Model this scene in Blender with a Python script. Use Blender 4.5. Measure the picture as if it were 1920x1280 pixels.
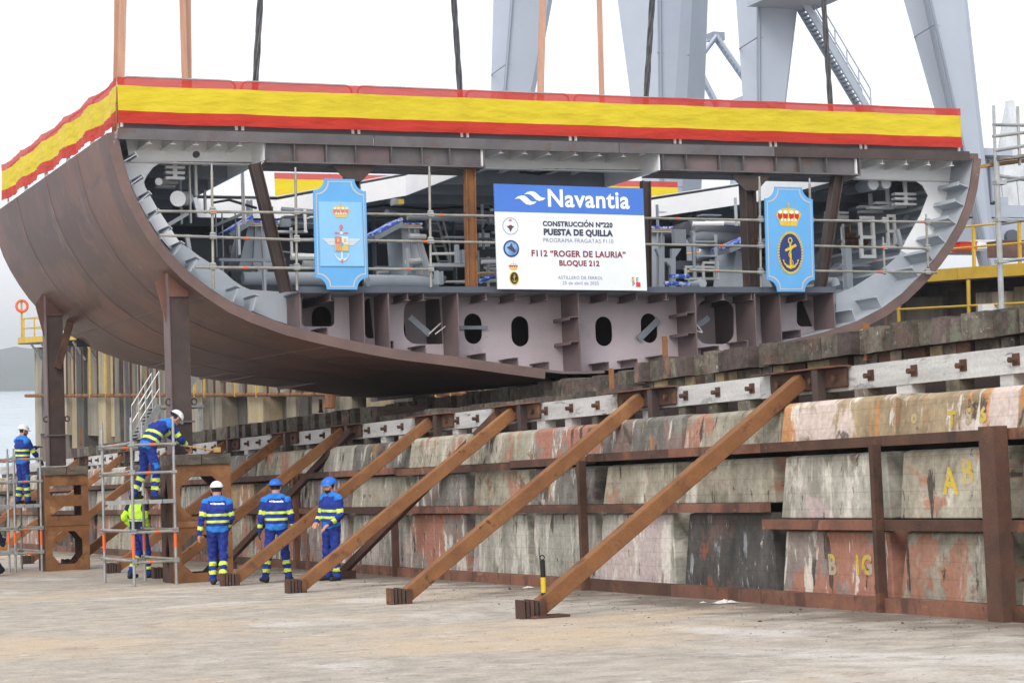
import bpy, math, random
import numpy as np
from mathutils import Vector as V, Matrix
from mathutils.geometry import tessellate_polygon
random.seed(7)
for o in list(bpy.data.objects): bpy.data.objects.remove(o)
SC = bpy.context.scene
COL = SC.collection
R_ = math.radians
# ---------------------------------------------------------------- frames
# slip frame: X across the slipway, Y down the slipway (3 degrees), Z normal to it; origin under the camera
SLOPE = R_(3.0)
MS = Matrix.Rotation(-SLOPE, 4, 'X')
FPX = 4033.0
dY = V((-1738, 327, FPX)).normalized()
dX = V((9340, -93, FPX)); dX = (dX - dY * dX.dot(dY)).normalized()
dZ = dX.cross(dY)
CAMP = V((0, 0, 1.61))
def ray(px, py):
    q = V((px - 960, py - 640, FPX))
    return V((dX.dot(q), dY.dot(q), dZ.dot(q)))
def hit(px, py, x=None, y=None, z=None):      # photo point -> slip-frame point on a known plane
    r = ray(px, py)
    t = (x - CAMP.x) / r.x if x is not None else (y - CAMP.y) / r.y if y is not None else (z - CAMP.z) / r.z
    return CAMP + r * t
# ---------------------------------------------------------------- camera
cd = bpy.data.cameras.new('camera'); cam = bpy.data.objects.new('camera', cd); COL.objects.link(cam)
cd.sensor_width = 36; cd.lens = FPX / 1920 * 36; cd.clip_end = 20000; cd.clip_start = .1
rt = V((dX.x, dY.x, dZ.x)); up = -V((dX.y, dY.y, dZ.y)); bk = -V((dX.z, dY.z, dZ.z))
cm = Matrix(((rt.x, up.x, bk.x, 0), (rt.y, up.y, bk.y, 0), (rt.z, up.z, bk.z, 0), (0, 0, 0, 1)))
cam.matrix_world = MS @ Matrix.Translation(CAMP) @ cm
SC.camera = cam
# ---------------------------------------------------------------- world: bright overcast
w = bpy.data.worlds.new('World'); SC.world = w; w.use_nodes = True
nt = w.node_tree; nt.nodes.clear()
SUN_EL, SUN_AZ = R_(40), R_(222)          # high soft sun behind the camera, to the left
sky = nt.nodes.new('ShaderNodeTexSky'); sky.sky_type = 'NISHITA'; sky.sun_disc = False
sky.sun_elevation = SUN_EL; sky.sun_rotation = SUN_AZ; sky.air_density = 1.0; sky.dust_density = 4.0
b1 = nt.nodes.new('ShaderNodeBackground'); b1.inputs[1].default_value = 0.06
b2 = nt.nodes.new('ShaderNodeBackground'); b2.inputs[0].default_value = (.97, .985, 1, 1); b2.inputs[1].default_value = 1.16
ad = nt.nodes.new('ShaderNodeAddShader'); wo = nt.nodes.new('ShaderNodeOutputWorld')
nt.links.new(sky.outputs[0], b1.inputs[0]); nt.links.new(b1.outputs[0], ad.inputs[0])
nt.links.new(b2.outputs[0], ad.inputs[1]); nt.links.new(ad.outputs[0], wo.inputs[0])
sd = bpy.data.lights.new('sun', 'SUN'); sd.energy = 1.5; sd.angle = R_(25); sd.color = (1, .97, .93)
sun = bpy.data.objects.new('sun', sd); COL.objects.link(sun)
sdir = V((math.sin(SUN_AZ) * math.cos(SUN_EL), math.cos(SUN_AZ) * math.cos(SUN_EL), math.sin(SUN_EL)))
sun.rotation_euler = sdir.to_track_quat('Z', 'Y').to_euler(); sun.location = (0, 0, 60)
SC.view_settings.view_transform = 'Standard'; SC.view_settings.look = 'None'
SC.view_settings.exposure = -0.04; SC.view_settings.gamma = 1
SC.render.engine = 'CYCLES'; SC.render.resolution_x = 1024; SC.render.resolution_y = 682
# ---------------------------------------------------------------- materials
def C(r, g, b):
    return tuple(((c / 255) / 12.92 if c / 255 <= .04045 else ((c / 255 + .055) / 1.055) ** 2.4) for c in (r, g, b)) + (1,)
MATS = {}
def mat(name, c1, c2=None, scale=2.5, rough=.7, metal=0., bump=0., stretch=(1, 1, 1), c3=None, s3=.6, t3=.58, fine=.12, vary=0., bscale=40, spec=.3, lo=.35, hi=.65, alpha=None):
    m = bpy.data.materials.new(name); m.use_nodes = True; MATS[name] = m
    n = m.node_tree.nodes; l = m.node_tree.links; p = n['Principled BSDF']
    p.inputs['Roughness'].default_value = rough; p.inputs['Metallic'].default_value = metal
    p.inputs['Specular IOR Level'].default_value = spec
    c2 = c2 or c1
    tc = n.new('ShaderNodeTexCoord'); oi = n.new('ShaderNodeObjectInfo')
    mul = n.new('ShaderNodeVectorMath'); mul.operation = 'SCALE'; mul.inputs[0].default_value = (37, 53, 71)
    l.new(oi.outputs['Random'], mul.inputs['Scale'])
    add = n.new('ShaderNodeVectorMath'); add.operation = 'ADD'
    l.new(tc.outputs['Object'], add.inputs[0]); l.new(mul.outputs[0], add.inputs[1])
    mp = n.new('ShaderNodeMapping'); mp.inputs['Scale'].default_value = stretch; l.new(add.outputs[0], mp.inputs[0])
    no = n.new('ShaderNodeTexNoise'); no.inputs['Scale'].default_value = scale; no.inputs['Detail'].default_value = 8; no.inputs['Roughness'].default_value = .62
    l.new(mp.outputs[0], no.inputs['Vector'])
    rp = n.new('ShaderNodeValToRGB'); rp.color_ramp.elements[0].position = lo; rp.color_ramp.elements[1].position = hi
    rp.color_ramp.elements[0].color = c1; rp.color_ramp.elements[1].color = c2; l.new(no.outputs['Fac'], rp.inputs[0])
    out = rp.outputs[0]
    if c3:
        n3 = n.new('ShaderNodeTexNoise'); n3.inputs['Scale'].default_value = s3; n3.inputs['Detail'].default_value = 6; n3.inputs['Roughness'].default_value = .7
        l.new(mp.outputs[0], n3.inputs['Vector'])
        r3 = n.new('ShaderNodeValToRGB'); r3.color_ramp.elements[0].position = t3; r3.color_ramp.elements[1].position = t3 + .07
        l.new(n3.outputs['Fac'], r3.inputs[0])
        mx = n.new('ShaderNodeMixRGB'); mx.inputs[2].default_value = c3; l.new(r3.outputs[0], mx.inputs[0]); l.new(out, mx.inputs[1]); out = mx.outputs[0]
    nf = n.new('ShaderNodeTexNoise'); nf.inputs['Scale'].default_value = bscale; nf.inputs['Detail'].default_value = 4
    l.new(add.outputs[0], nf.inputs['Vector'])
    if fine or vary:
        hs = n.new('ShaderNodeHueSaturation'); ma = n.new('ShaderNodeMapRange')
        ma.inputs[3].default_value = 1 - fine * 1.6; ma.inputs[4].default_value = 1 + fine * 1.6; l.new(nf.outputs['Fac'], ma.inputs[0])
        mb = n.new('ShaderNodeMapRange'); mb.inputs[3].default_value = 1 - vary; mb.inputs[4].default_value = 1 + vary; l.new(oi.outputs['Random'], mb.inputs[0])
        mm = n.new('ShaderNodeMath'); mm.operation = 'MULTIPLY'; l.new(ma.outputs[0], mm.inputs[0]); l.new(mb.outputs[0], mm.inputs[1])
        l.new(mm.outputs[0], hs.inputs['Value']); l.new(out, hs.inputs['Color']); out = hs.outputs[0]
    l.new(out, p.inputs['Base Color'])
    if bump:
        bp = n.new('ShaderNodeBump'); bp.inputs['Strength'].default_value = bump; bp.inputs['Distance'].default_value = .02
        l.new(nf.outputs['Fac'], bp.inputs['Height']); l.new(bp.outputs[0], p.inputs['Normal'])
    return m
# ---------------------------------------------------------------- mesh builder
class B:
    def __init__(s): s.v = []; s.f = []; s.mi = []; s.cur = 0
    def add(s, vs, fs):
        k = len(s.v); s.v += [V(p) for p in vs]; s.f += [tuple(i + k for i in f) for f in fs]; s.mi += [s.cur] * len(fs); return s
    def box(s, x0, x1, y0, y1, z0, z1):
        return s.add([(x0, y0, z0), (x1, y0, z0), (x1, y1, z0), (x0, y1, z0), (x0, y0, z1), (x1, y0, z1), (x1, y1, z1), (x0, y1, z1)],
                     [(3, 2, 1, 0), (4, 5, 6, 7), (0, 1, 5, 4), (1, 2, 6, 5), (2, 3, 7, 6), (3, 0, 4, 7)])
    def bar(s, p, q, w, h, up=(0, 0, 1), taper=1.0):
        p = V(p); q = V(q); d = (q - p).normalized(); a = d.cross(V(up))
        if a.length < 1e-4: a = d.cross(V((1, 0, 0)))
        a.normalize(); u = a.cross(d).normalized(); vs = []
        for c, k in ((p, 1), (q, taper)):
            for sa, su in ((-1, -1), (1, -1), (1, 1), (-1, 1)): vs.append(c + a * sa * w / 2 * k + u * su * h / 2 * k)
        return s.add(vs, [(0, 1, 2, 3), (7, 6, 5, 4), (4, 5, 1, 0), (5, 6, 2, 1), (6, 7, 3, 2), (7, 4, 0, 3)])
    def ibeam(s, p, q, w, h, t=.03, up=(0, 0, 1)):     # I section: web plus two flanges
        p = V(p); q = V(q); d = (q - p).normalized(); a = d.cross(V(up)).normalized(); u = a.cross(d).normalized()
        s.bar(p, q, t, h - 2 * t, up)
        for k in (-1, 1): s.bar(p + u * k * (h - t) / 2, q + u * k * (h - t) / 2, w, t, up)
        return s
    def path(s, pts, r, n=8, r1=None, cap=True):
        pts = [V(p) for p in pts]; k0 = len(s.v); N = len(pts); prev = None
        for i, p in enumerate(pts):
            d = (pts[min(i + 1, N - 1)] - pts[max(i - 1, 0)]).normalized()
            if prev is None:
                a = d.cross(V((0, 0, 1))); a = a if a.length > .05 else d.cross(V((1, 0, 0)))
            else: a = prev - d * prev.dot(d)
            a.normalize(); prev = a; b = d.cross(a); rr = r if r1 is None else r + (r1 - r) * i / max(N - 1, 1)
            for j in range(n):
                t = 2 * math.pi * j / n; s.v.append(p + a * math.cos(t) * rr + b * math.sin(t) * rr)
        fs = [(k0 + i * n + j, k0 + i * n + (j + 1) % n, k0 + (i + 1) * n + (j + 1) % n, k0 + (i + 1) * n + j) for i in range(N - 1) for j in range(n)]
        if cap: fs += [tuple(k0 + j for j in reversed(range(n))), tuple(k0 + (N - 1) * n + j for j in range(n))]
        s.f += fs; s.mi += [s.cur] * len(fs); return s
    def tube(s, p, q, r, n=8, r1=None): return s.path([p, q], r, n, r1)
    def plate(s, outer, holes, fn, vec):               # flat plate with holes; fn maps 2D to 3D, vec is its thickness
        loops = [outer] + list(holes); flat = [p for lp in loops for p in lp]; n = len(flat); vec = V(vec)
        tr = tessellate_polygon([[V((p[0], p[1], 0)) for p in lp] for lp in loops])
        a = [V(fn(*p)) for p in flat]; vs = a + [p + vec for p in a]; fs = []
        for t in tr:
            t = tuple(t); fs.append(t); fs.append(tuple(i + n for i in reversed(t)))
        k = 0
        for lp in loops:
            m = len(lp)
            for i in range(m):
                j = (i + 1) % m; fs.append((k + i, k + j, k + j + n, k + i + n))
            k += m
        return s.add(vs, fs)
    def build(s, name, mats, parent=None, smooth=False, fix=True):
        me = bpy.data.meshes.new(name); org = ORG.get(parent.name, V((0, 0, 0))) if parent else V((0, 0, 0))
        if parent and parent.parent: org = ORG.get(parent.parent.name, V((0, 0, 0)))
        me.from_pydata([tuple(p - org) for p in s.v], [], s.f)
        for m in (mats if isinstance(mats, (list, tuple)) else [mats]): me.materials.append(MATS[m])
        if max(s.mi, default=0) > 0: me.polygons.foreach_set('material_index', s.mi)
        if smooth: me.polygons.foreach_set('use_smooth', [True] * len(me.polygons))
        if fix:
            import bmesh
            bm = bmesh.new(); bm.from_mesh(me); bmesh.ops.recalc_face_normals(bm, faces=bm.faces); bm.to_mesh(me); bm.free()
        if smooth: me.set_sharp_from_angle(angle=R_(40))
        o = bpy.data.objects.new(name, me); COL.objects.link(o)
        if parent: o.parent = parent
        return o
ORG = {}
def tag(o, label=None, cat=None, group=None, kind=None):
    if label: o['label'] = label
    if cat: o['category'] = cat
    if group: o['group'] = group
    if kind: o['kind'] = kind
    return o
def thing(name, label, cat, org=(0, 0, 0), group=None, kind=None, frame=True):
    o = bpy.data.objects.new(name, None); COL.objects.link(o); o.empty_display_size = .2
    ORG[o.name] = V(org)
    o.matrix_world = (MS if frame else Matrix.Identity(4)) @ Matrix.Translation(V(org))
    return tag(o, label, cat, group, kind)
def solo(b, name, mats, label, cat, org=(0, 0, 0), group=None, kind=None, frame=True, smooth=False):   # a thing that is one mesh
    org = V(org); b.v = [p - org for p in b.v]
    o = b.build(name, mats, None, smooth)
    o.matrix_world = (MS if frame else Matrix.Identity(4)) @ Matrix.Translation(org)
    return tag(o, label, cat, group, kind)
def dup(o, label=None, parent=None):
    c = o.copy(); COL.objects.link(c); c.parent = parent
    if label: c['label'] = label
    for ch in o.children: dup(ch, None, c)
    return c
def arc(cx, cy, rx, ry, a0, a1, n=8):
    return [(cx + rx * math.cos(R_(a0 + (a1 - a0) * i / n)), cy + ry * math.sin(R_(a0 + (a1 - a0) * i / n))) for i in range(n + 1)]
def oval(cx, cz, hw, hh, n=8):                         # upright slot with round ends
    return arc(cx, cz + hh - hw, hw, hw, 0, 180, n) + arc(cx, cz - hh + hw, hw, hw, 180, 360, n)
def jit(a): return random.uniform(-a, a)
# palette
def layered(name, base, base2, layers, scale=2., rough=.9, bump=.3, bscale=25, fine=.12, vary=.1, stretch=(1, 1, 1), metal=0.):
    # worn surface: a mottled base with ragged patches of other colours over it
    m = mat(name, C(*base), C(*base2), scale, rough, metal=metal, bump=bump, stretch=stretch, fine=fine, vary=vary, bscale=bscale)
    n = m.node_tree.nodes; l = m.node_tree.links; p = n['Principled BSDF']; lk = [q for q in l if q.to_socket == p.inputs['Base Color']][0]
    hs = lk.from_node; src = [q for q in l if q.to_socket == hs.inputs['Color']][0].from_socket
    add = [q for q in n if q.type == 'VECT_MATH' and q.operation == 'ADD'][0]
    for i, (col, sc, st, th, wd, amt) in enumerate(layers):
        mp = n.new('ShaderNodeMapping'); mp.inputs['Scale'].default_value = st; mp.inputs['Location'].default_value = (sc * 3 + i * 17, 7 * sc + i * 5, 11 + i * 9); l.new(add.outputs[0], mp.inputs[0])
        no = n.new('ShaderNodeTexNoise'); no.inputs['Scale'].default_value = sc; no.inputs['Detail'].default_value = 10; no.inputs['Roughness'].default_value = .66; no.inputs['Distortion'].default_value = .35; l.new(mp.outputs[0], no.inputs[0])
        rp = n.new('ShaderNodeMapRange'); rp.inputs[1].default_value = th; rp.inputs[2].default_value = th + wd; rp.inputs[4].default_value = amt; l.new(no.outputs['Fac'], rp.inputs[0])
        mx = n.new('ShaderNodeMixRGB'); mx.inputs[2].default_value = C(*col); l.new(rp.outputs[0], mx.inputs[0]); l.new(src, mx.inputs[1]); src = mx.outputs[0]
    l.new(src, hs.inputs['Color']); return m
layered('concrete_ground', (180, 170, 157), (152, 144, 134), [((192, 170, 142), .16, (1, 1, 1), .5, .12, .7), ((200, 195, 188), .5, (1, .7, 1), .54, .1, .7), ((128, 120, 112), .9, (1, 1, 1), .58, .1, .55), ((210, 204, 196), 3.5, (.6, 1.4, 1), .6, .06, .6), ((112, 102, 94), 4.5, (1, 1, 1), .6, .05, .5), ((96, 88, 82), 13, (1, 1, 1), .61, .05, .55), ((214, 208, 200), 17, (1, 1, 1), .62, .05, .5), ((118, 110, 102), 40, (1, 1, 1), .6, .08, .5)], 2.6, .92, .5, 30, .2, 0)
_n = MATS['concrete_ground'].node_tree.nodes; _l = MATS['concrete_ground'].node_tree.links   # windblown dirt gathers against the wall
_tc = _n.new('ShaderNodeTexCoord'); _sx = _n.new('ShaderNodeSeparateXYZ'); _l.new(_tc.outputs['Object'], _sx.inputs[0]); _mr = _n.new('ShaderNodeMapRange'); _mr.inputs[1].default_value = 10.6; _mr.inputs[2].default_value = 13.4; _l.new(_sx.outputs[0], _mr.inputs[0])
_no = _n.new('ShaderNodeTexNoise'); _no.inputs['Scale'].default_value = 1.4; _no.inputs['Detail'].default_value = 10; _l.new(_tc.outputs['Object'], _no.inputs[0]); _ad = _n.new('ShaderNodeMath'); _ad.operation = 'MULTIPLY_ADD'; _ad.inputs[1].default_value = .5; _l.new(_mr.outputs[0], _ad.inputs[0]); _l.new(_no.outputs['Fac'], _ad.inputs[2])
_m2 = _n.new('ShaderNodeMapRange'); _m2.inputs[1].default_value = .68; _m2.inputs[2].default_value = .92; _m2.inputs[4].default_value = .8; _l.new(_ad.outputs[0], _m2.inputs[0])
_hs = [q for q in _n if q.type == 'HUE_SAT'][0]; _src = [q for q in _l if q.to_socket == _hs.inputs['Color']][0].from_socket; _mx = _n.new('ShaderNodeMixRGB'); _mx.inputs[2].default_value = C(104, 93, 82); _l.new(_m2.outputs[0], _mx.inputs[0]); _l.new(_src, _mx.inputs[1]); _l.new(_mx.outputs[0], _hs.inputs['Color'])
layered('primer_brown', (102, 76, 71), (86, 66, 63), [((118, 84, 72), .3, (1, 1, .4), .5, .08, .85), ((76, 58, 55), .9, (1, .3, 1), .54, .06, .6), ((124, 106, 101), 1.4, (1, 1, .25), .58, .08, .55), ((140, 126, 120), 3.5, (1, 1, .2), .64, .04, .5), ((66, 50, 48), 5, (1, 1, .3), .65, .04, .5)], .6, .42, .12, 4, .07, 0)
mat('primer_edge', C(120, 98, 92), C(98, 82, 80), 1.2, .6, c3=C(150, 140, 134), s3=2.2, t3=.66, fine=.06)
mat('primer_mauve', C(188, 176, 181), C(172, 160, 165), .9, .6, fine=.04, c3=C(158, 144, 148), s3=.6, t3=.58)
mat('primer_mauve_dark', C(118, 102, 103), C(100, 87, 89), 1, .6, fine=.05)
mat('mill_steel', C(92, 88, 90), C(112, 108, 110), 1.3, .5, metal=.25, c3=C(104, 86, 80), s3=1.1, t3=.56, fine=.06)
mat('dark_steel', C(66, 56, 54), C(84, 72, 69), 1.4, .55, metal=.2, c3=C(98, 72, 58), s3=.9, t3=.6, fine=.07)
layered('rust_steel', (142, 99, 64), (120, 82, 55), [((160, 117, 76), 1.2, (1, 1, 1), .55, .1, .7), ((84, 60, 48), 2.2, (1, 1, 1), .57, .08, .7), ((58, 46, 42), 6, (.6, 1, .6), .62, .04, .8), ((164, 128, 96), 9, (1, 1, 1), .66, .05, .5)], 2.2, .85, .25, 40, .12, .12)
layered('rust_dark', (92, 66, 54), (72, 54, 47), [((124, 84, 62), 1.6, (1, .7, 1), .56, .08, .7), ((56, 46, 43), 2.4, (1, 1, .5), .58, .06, .7), ((140, 118, 104), 5, (1, 1, 1), .66, .04, .5)], 2.6, .85, .3, 40, .14, .15)
layered('rust_pink', (136, 94, 76), (106, 76, 64), [((80, 60, 53), 1.7, (1, 1, .4), .54, .06, .8), ((154, 112, 92), 2.6, (1, .6, 1), .6, .05, .7), ((62, 52, 48), 5, (1, 1, .4), .62, .04, .7)], 2.0, .85, .3, 40, .14, .15)
mat('white_paint', C(240, 242, 244), C(230, 232, 235), 1.2, .5, fine=.03)
mat('offwhite_paint', C(226, 226, 224), C(210, 211, 210), .8, .5, fine=.03)
mat('grey_paint', C(178, 185, 193), C(164, 172, 180), .9, .5, fine=.03)
mat('mid_grey_paint', C(136, 143, 151), C(118, 125, 133), .9, .5, fine=.05)
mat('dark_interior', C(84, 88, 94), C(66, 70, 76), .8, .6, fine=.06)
mat('slate_paint', C(88, 95, 106), C(76, 83, 93), .8, .5, fine=.04)
mat('galvanised', C(176, 178, 178), C(146, 148, 148), 3, .4, metal=.45, fine=.08)
mat('tube_steel', C(168, 166, 158), C(136, 134, 126), 3, .45, metal=.3, fine=.1)
mat('orange_tape', C(226, 106, 58), None, 2, .6)
# ================================================================ ground
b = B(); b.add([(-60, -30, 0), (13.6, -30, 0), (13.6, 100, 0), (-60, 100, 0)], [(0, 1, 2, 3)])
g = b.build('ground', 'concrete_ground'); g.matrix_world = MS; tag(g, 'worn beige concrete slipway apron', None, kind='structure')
# ================================================================ hull block
YF, YW, YB = 38.0, 38.8, 50.0        # front edge, web frame plane, far end
HX = 17.95
hull = thing('ship_hull_block', 'large brown steel ship hull section with open cut face showing decks and frames', 'hull block', (HX, 44, 3.7))
def F(px, py, y=YF): p = hit(px, py, y=y); return (p.x, p.z)
left_px = [(219, 247), (231, 303), (244, 347), (259, 381), (278, 416), (300, 450), (325, 481), (356, 512), (394, 541), (437, 569), (474, 586), (512, 600), (540, 610), (580, 620.5), (621, 630), (675, 642), (746, 655), (800, 662), (861, 669.5), (940, 681), (1022, 692)]
CL = [F(*p) for p in left_px] + [(17.5, 3.70), (17.95, 3.69)]
off_r = [(9.42, 8.14), (9.36, 7.85), (9.28, 7.5), (9.14, 7.1), (8.92, 6.7), (8.62, 6.3), (8.28, 5.93), (7.9, 5.58), (7.45, 5.22), (6.95, 4.92), (6.3, 4.64), (5.5, 4.42), (4.8, 4.28), (3.9, 4.13), (2.8, 3.97), (1.6, 3.8), (.45, 3.70)]
CR = [(HX + a, z) for a, z in off_r][::-1]
CON = CL + CR                       # inner contour of the shell, port deck edge -> keel -> starboard deck edge
def offset(pts, d):
    out = []
    for i, p in enumerate(pts):
        a = pts[max(i - 1, 0)]; c = pts[min(i + 1, len(pts) - 1)]
        tx, tz = c[0] - a[0], c[1] - a[1]; L = math.hypot(tx, tz); out.append((p[0] + tz / L * d, p[1] - tx / L * d))
    return out
OUT = offset(CON, -.19) if offset(CON, .1)[0][0] > CON[0][0] else offset(CON, .19)
def sect(pts, t):                   # section shape towards the far end: bottom rises, sides tuck in a little
    r = []
    for x, z in pts:
        k = max(0, min(1, (8.2 - z) / 4.5)); r.append((HX + (x - HX) * (1 - .012 * t * k) + .0, z + t * (.06 + .22 * k)))
    return r
ys = [YF, 40.4, 42.8, 45.2, 47.6, YB]
def loft(b, pts, y0=YF):
    k = len(b.v); n = len(pts)
    for y in ys:
        y_ = max(y, y0)
        for x, z in sect(pts, (y_ - YF) / (YB - YF)): b.v.append(V((x, y_, z)))
    for i in range(len(ys) - 1):
        for j in range(n - 1): b.f.append((k + i * n + j, k + i * n + j + 1, k + (i + 1) * n + j + 1, k + (i + 1) * n + j)); b.mi.append(0)
b = B(); loft(b, OUT, YF + .012)
b.build('shell_plating', 'primer_brown', hull, smooth=True, fix=True)
b = B(); loft(b, CON, YF + .02); b.build('inner_skin', 'grey_paint', hull, smooth=True)
# weld seams on the shell
def seam(pts):
    b = B(); b.path(pts, .012, 5); b.build('weld_seam', 'primer_edge', hull)
def shell_pt(j, y):
    x, z = sect(OUT, (y - YF) / (YB - YF))[j]; return V((x, y, z))
for y_ in (40.6, 43.6, 46.8): seam([shell_pt(j, y_) for j in range(0, 19)])
seam([shell_pt(14, y) for y in np.linspace(YF + .05, YB, 8)])
seam([shell_pt(8, y) for y in np.linspace(YF + .05, YB, 8)])
# edge strip: flat bar round the cut edge, port side ends short of the keel
def strip(ci, co, y0, th, name, m):
    b = B(); n = len(ci)
    vs = [(x, y0, z) for x, z in ci] + [(x, y0, z) for x, z in co] + [(x, y0 + th, z) for x, z in ci] + [(x, y0 + th, z) for x, z in co]
    fs = []
    for i in range(n - 1):
        fs += [(i, i + 1, n + i + 1, n + i), (2 * n + i, 3 * n + i, 3 * n + i + 1, 2 * n + i + 1), (i, 2 * n + i, 2 * n + i + 1, i + 1), (n + i, n + i + 1, 3 * n + i + 1, 3 * n + i)]
    fs += [(0, n, 3 * n, 2 * n), (n - 1, 3 * n - 1, 4 * n - 1, 2 * n - 1)]
    b.add(vs, fs); return b.build(name, m, hull)
nl = 21
strip(CON[:nl], OUT[:nl], YF - .03, .04, 'edge_strip', 'primer_edge')
kr = len(CL) + 1
strip(CON[nl - 1:kr], [(x, z - .05) for x, z in CON[nl - 1:kr]], YF, .03, 'keel_edge', 'primer_mauve_dark')
strip(CON[kr:], OUT[kr:], YF - .03, .04, 'edge_strip', 'primer_edge')
# keel fin under the centreline
b = B(); b.add([(18.1, 41, 3.62), (18.1, YB + .9, 3.72), (18.1, YB + .9, 4.1), (18.1, 41, 3.8), (18.2, 41, 3.62), (18.2, YB + .9, 3.72), (18.2, YB + .9, 4.1), (18.2, 41, 3.8)],
               [(0, 1, 2, 3), (7, 6, 5, 4), (0, 4, 5, 1), (1, 5, 6, 2), (2, 6, 7, 3), (3, 7, 4, 0)]); b.build('keel_fin', 'primer_mauve_dark', hull)
# ---- deck: plating with two big openings at the cut face
ZD = 8.24
DXL, DXR = CON[0][0], CON[-1][0]
oL0, oL1 = F(497, 290)[0], F(905, 300)[0]; oR0, oR1 = F(1236, 300)[0], F(1606, 310)[0]
YO = 46.2
def hole_l(x0, x1): return [(x0, YF), (x0, 43.2), (x0 + .9, YO), (x1 - 1.6, YO), (x1, 42.2), (x1, YF)]
outer = [(DXL, YF), *hole_l(oL0, oL1), *hole_l(oR0, oR1), (DXR, YF), (DXR, YB), (DXL, YB)]
b = B(); b.plate(outer, [], lambda x, y: (x, y, ZD - .1 + .06 * (y - YF) / 12), (0, 0, .02)); b.build('deck_plate', 'offwhite_paint', hull)
for hl in (hole_l(oL0, oL1), hole_l(oR0, oR1)):
    b = B()
    for i in range(len(hl) - 1):
        p, q = V((*hl[i], 7.9)), V((*hl[i + 1], 7.9)); b.bar(p, q, .03, .42)
    b.build('hatch_coaming', 'white_paint', hull)
# deck longitudinals under the plating (ends show at the cut)
def tbar(x, z, y0=YF + .02, y1=YB, h=.16, m='offwhite_paint', name='deck_stiffener'):
    b = B(); b.box(x - .008, x + .008, y0, y1, z - h, z); b.box(x - .05, x + .05, y0, y1, z - h - .015, z - h); return b.build(name, m, hull)
for px in (280, 325, 368, 410, 450): tbar(F(px, 260)[0], ZD - .12)
for px in (940, 985, 1030, 1080, 1125, 1170): tbar(F(px, 280)[0], ZD - .12)
for px in (1655, 1700, 1742, 1785): tbar(F(px, 290)[0], ZD - .12)
for k in range(7):
    y = 40.5 + k * 1.45
    for x0, x1 in ((DXL + .1, oL0), (oL1, oR0), (oR1, DXR - .1)):
        if y > 46.5: x0, x1 = (DXL + .1, DXR - .1)
        b = B(); b.box(x0, x1, y, y + .02, ZD - .55, ZD - .12); b.build('deck_beam', 'mid_grey_paint', hull)
        if y > 46.5: break
# dark face strip along the deck edge and the slate coaming above it
def fstrip(p0, p1, h, y, th, name, m):
    a, c = F(*p0, y=y), F(*p1, y=y); b = B()
    b.add([(a[0], y, a[1]), (c[0], y, c[1]), (c[0], y, c[1] - h), (a[0], y, a[1] - h), (a[0], y + th, a[1]), (c[0], y + th, c[1]), (c[0], y + th, c[1] - h), (a[0], y + th, a[1] - h)],
          [(0, 3, 2, 1), (4, 5, 6, 7), (0, 1, 5, 4), (1, 2, 6, 5), (2, 3, 7, 6), (3, 0, 4, 7)]); return b.build(name, m, hull)
fstrip((221, 240), (700, 254), .2, YF - .06, .05, 'face_bar', 'mill_steel')
fstrip((702, 254.5), (1160, 268), .2, YF - .055, .05, 'face_bar', 'mill_steel')
fstrip((1161, 268), (1452, 275), .2, YF - .06, .05, 'face_bar', 'mill_steel')
fstrip((1453, 275.5), (1818, 284), .2, YF - .055, .05, 'face_bar', 'dark_steel')
fstrip((1800, 287), (1834, 288), .12, YF - .03, .03, 'face_bar', 'primer_edge')
fstrip((224, 229), (1806, 273), .16, YF + .12, .02, 'deck_coaming', 'slate_paint')
# white deck transverse in the web-frame plane, three pieces
def fpoly(px, y, th, name, m, holes=(), par=None):
    b = B(); b.plate([F(*p, y=y) for p in px], [[F(*p, y=y) for p in h] for h in holes], lambda x, z: (x, y, z), (0, th, 0)); return b.build(name, m, par or hull)
def pxc(cx, cy, r, n=16): return [(cx + r * math.cos(i * 2 * math.pi / n), cy + r * math.sin(i * 2 * math.pi / n)) for i in range(n)]
fpoly([(234, 250), (492, 262), (492, 303), (480, 304), (243, 302)], YW, .015, 'deck_transverse', 'white_paint', [pxc(368, 290, 7)])
fpoly([(905, 272), (1232, 284), (1232, 319), (905, 314)], YW, .015, 'deck_transverse', 'offwhite_paint')
fpoly([(1604, 288), (1800, 294), (1800, 338), (1604, 334)], YW, .015, 'deck_transverse', 'white_paint')
for (a, c) in (((243, 303), (480, 304.5)), ((905, 315), (1232, 320)), ((1604, 335), (1795, 339))):
    p, q = F(*a, y=YW), F(*c, y=YW); b = B(); b.box(p[0], q[0], YW - .08, YW + .1, p[1] - .02, p[1]); b.build('transverse_flange', 'offwhite_paint', hull)
# side web frames
fpoly([(232, 303), (304, 303), (287, 314), (275, 330), (270, 341), (272, 350), (294, 389), (312, 416), (334, 450), (337, 453), (322, 470), (300, 445), (278, 411), (259, 376), (244, 342)], YW, .02, 'web_frame', 'white_paint')
fpoly([(337, 453.5), (375, 481), (419, 509), (437, 525), (455, 537), (469, 543), (500, 545), (531, 547), (556, 547), (556, 613), (512, 599), (437, 568), (394, 540), (356, 511), (325, 480), (322, 470.5)], YW, .02, 'web_frame', 'grey_paint')
fpoly([(1800, 338), (1712, 336), (1730, 348), (1740, 367), (1726, 403), (1699, 451), (1690, 470), (1738, 494), (1765, 450), (1785, 400), (1797, 360)], YW, .02, 'web_frame', 'white_paint')
fpoly([(1690, 470.5), (1685, 479), (1657, 503), (1602, 537), (1568, 551), (1568, 612), (1600, 607), (1640, 588), (1670, 566), (1700, 540), (1738, 494.5)], YW, .02, 'web_frame', 'grey_paint')
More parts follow.
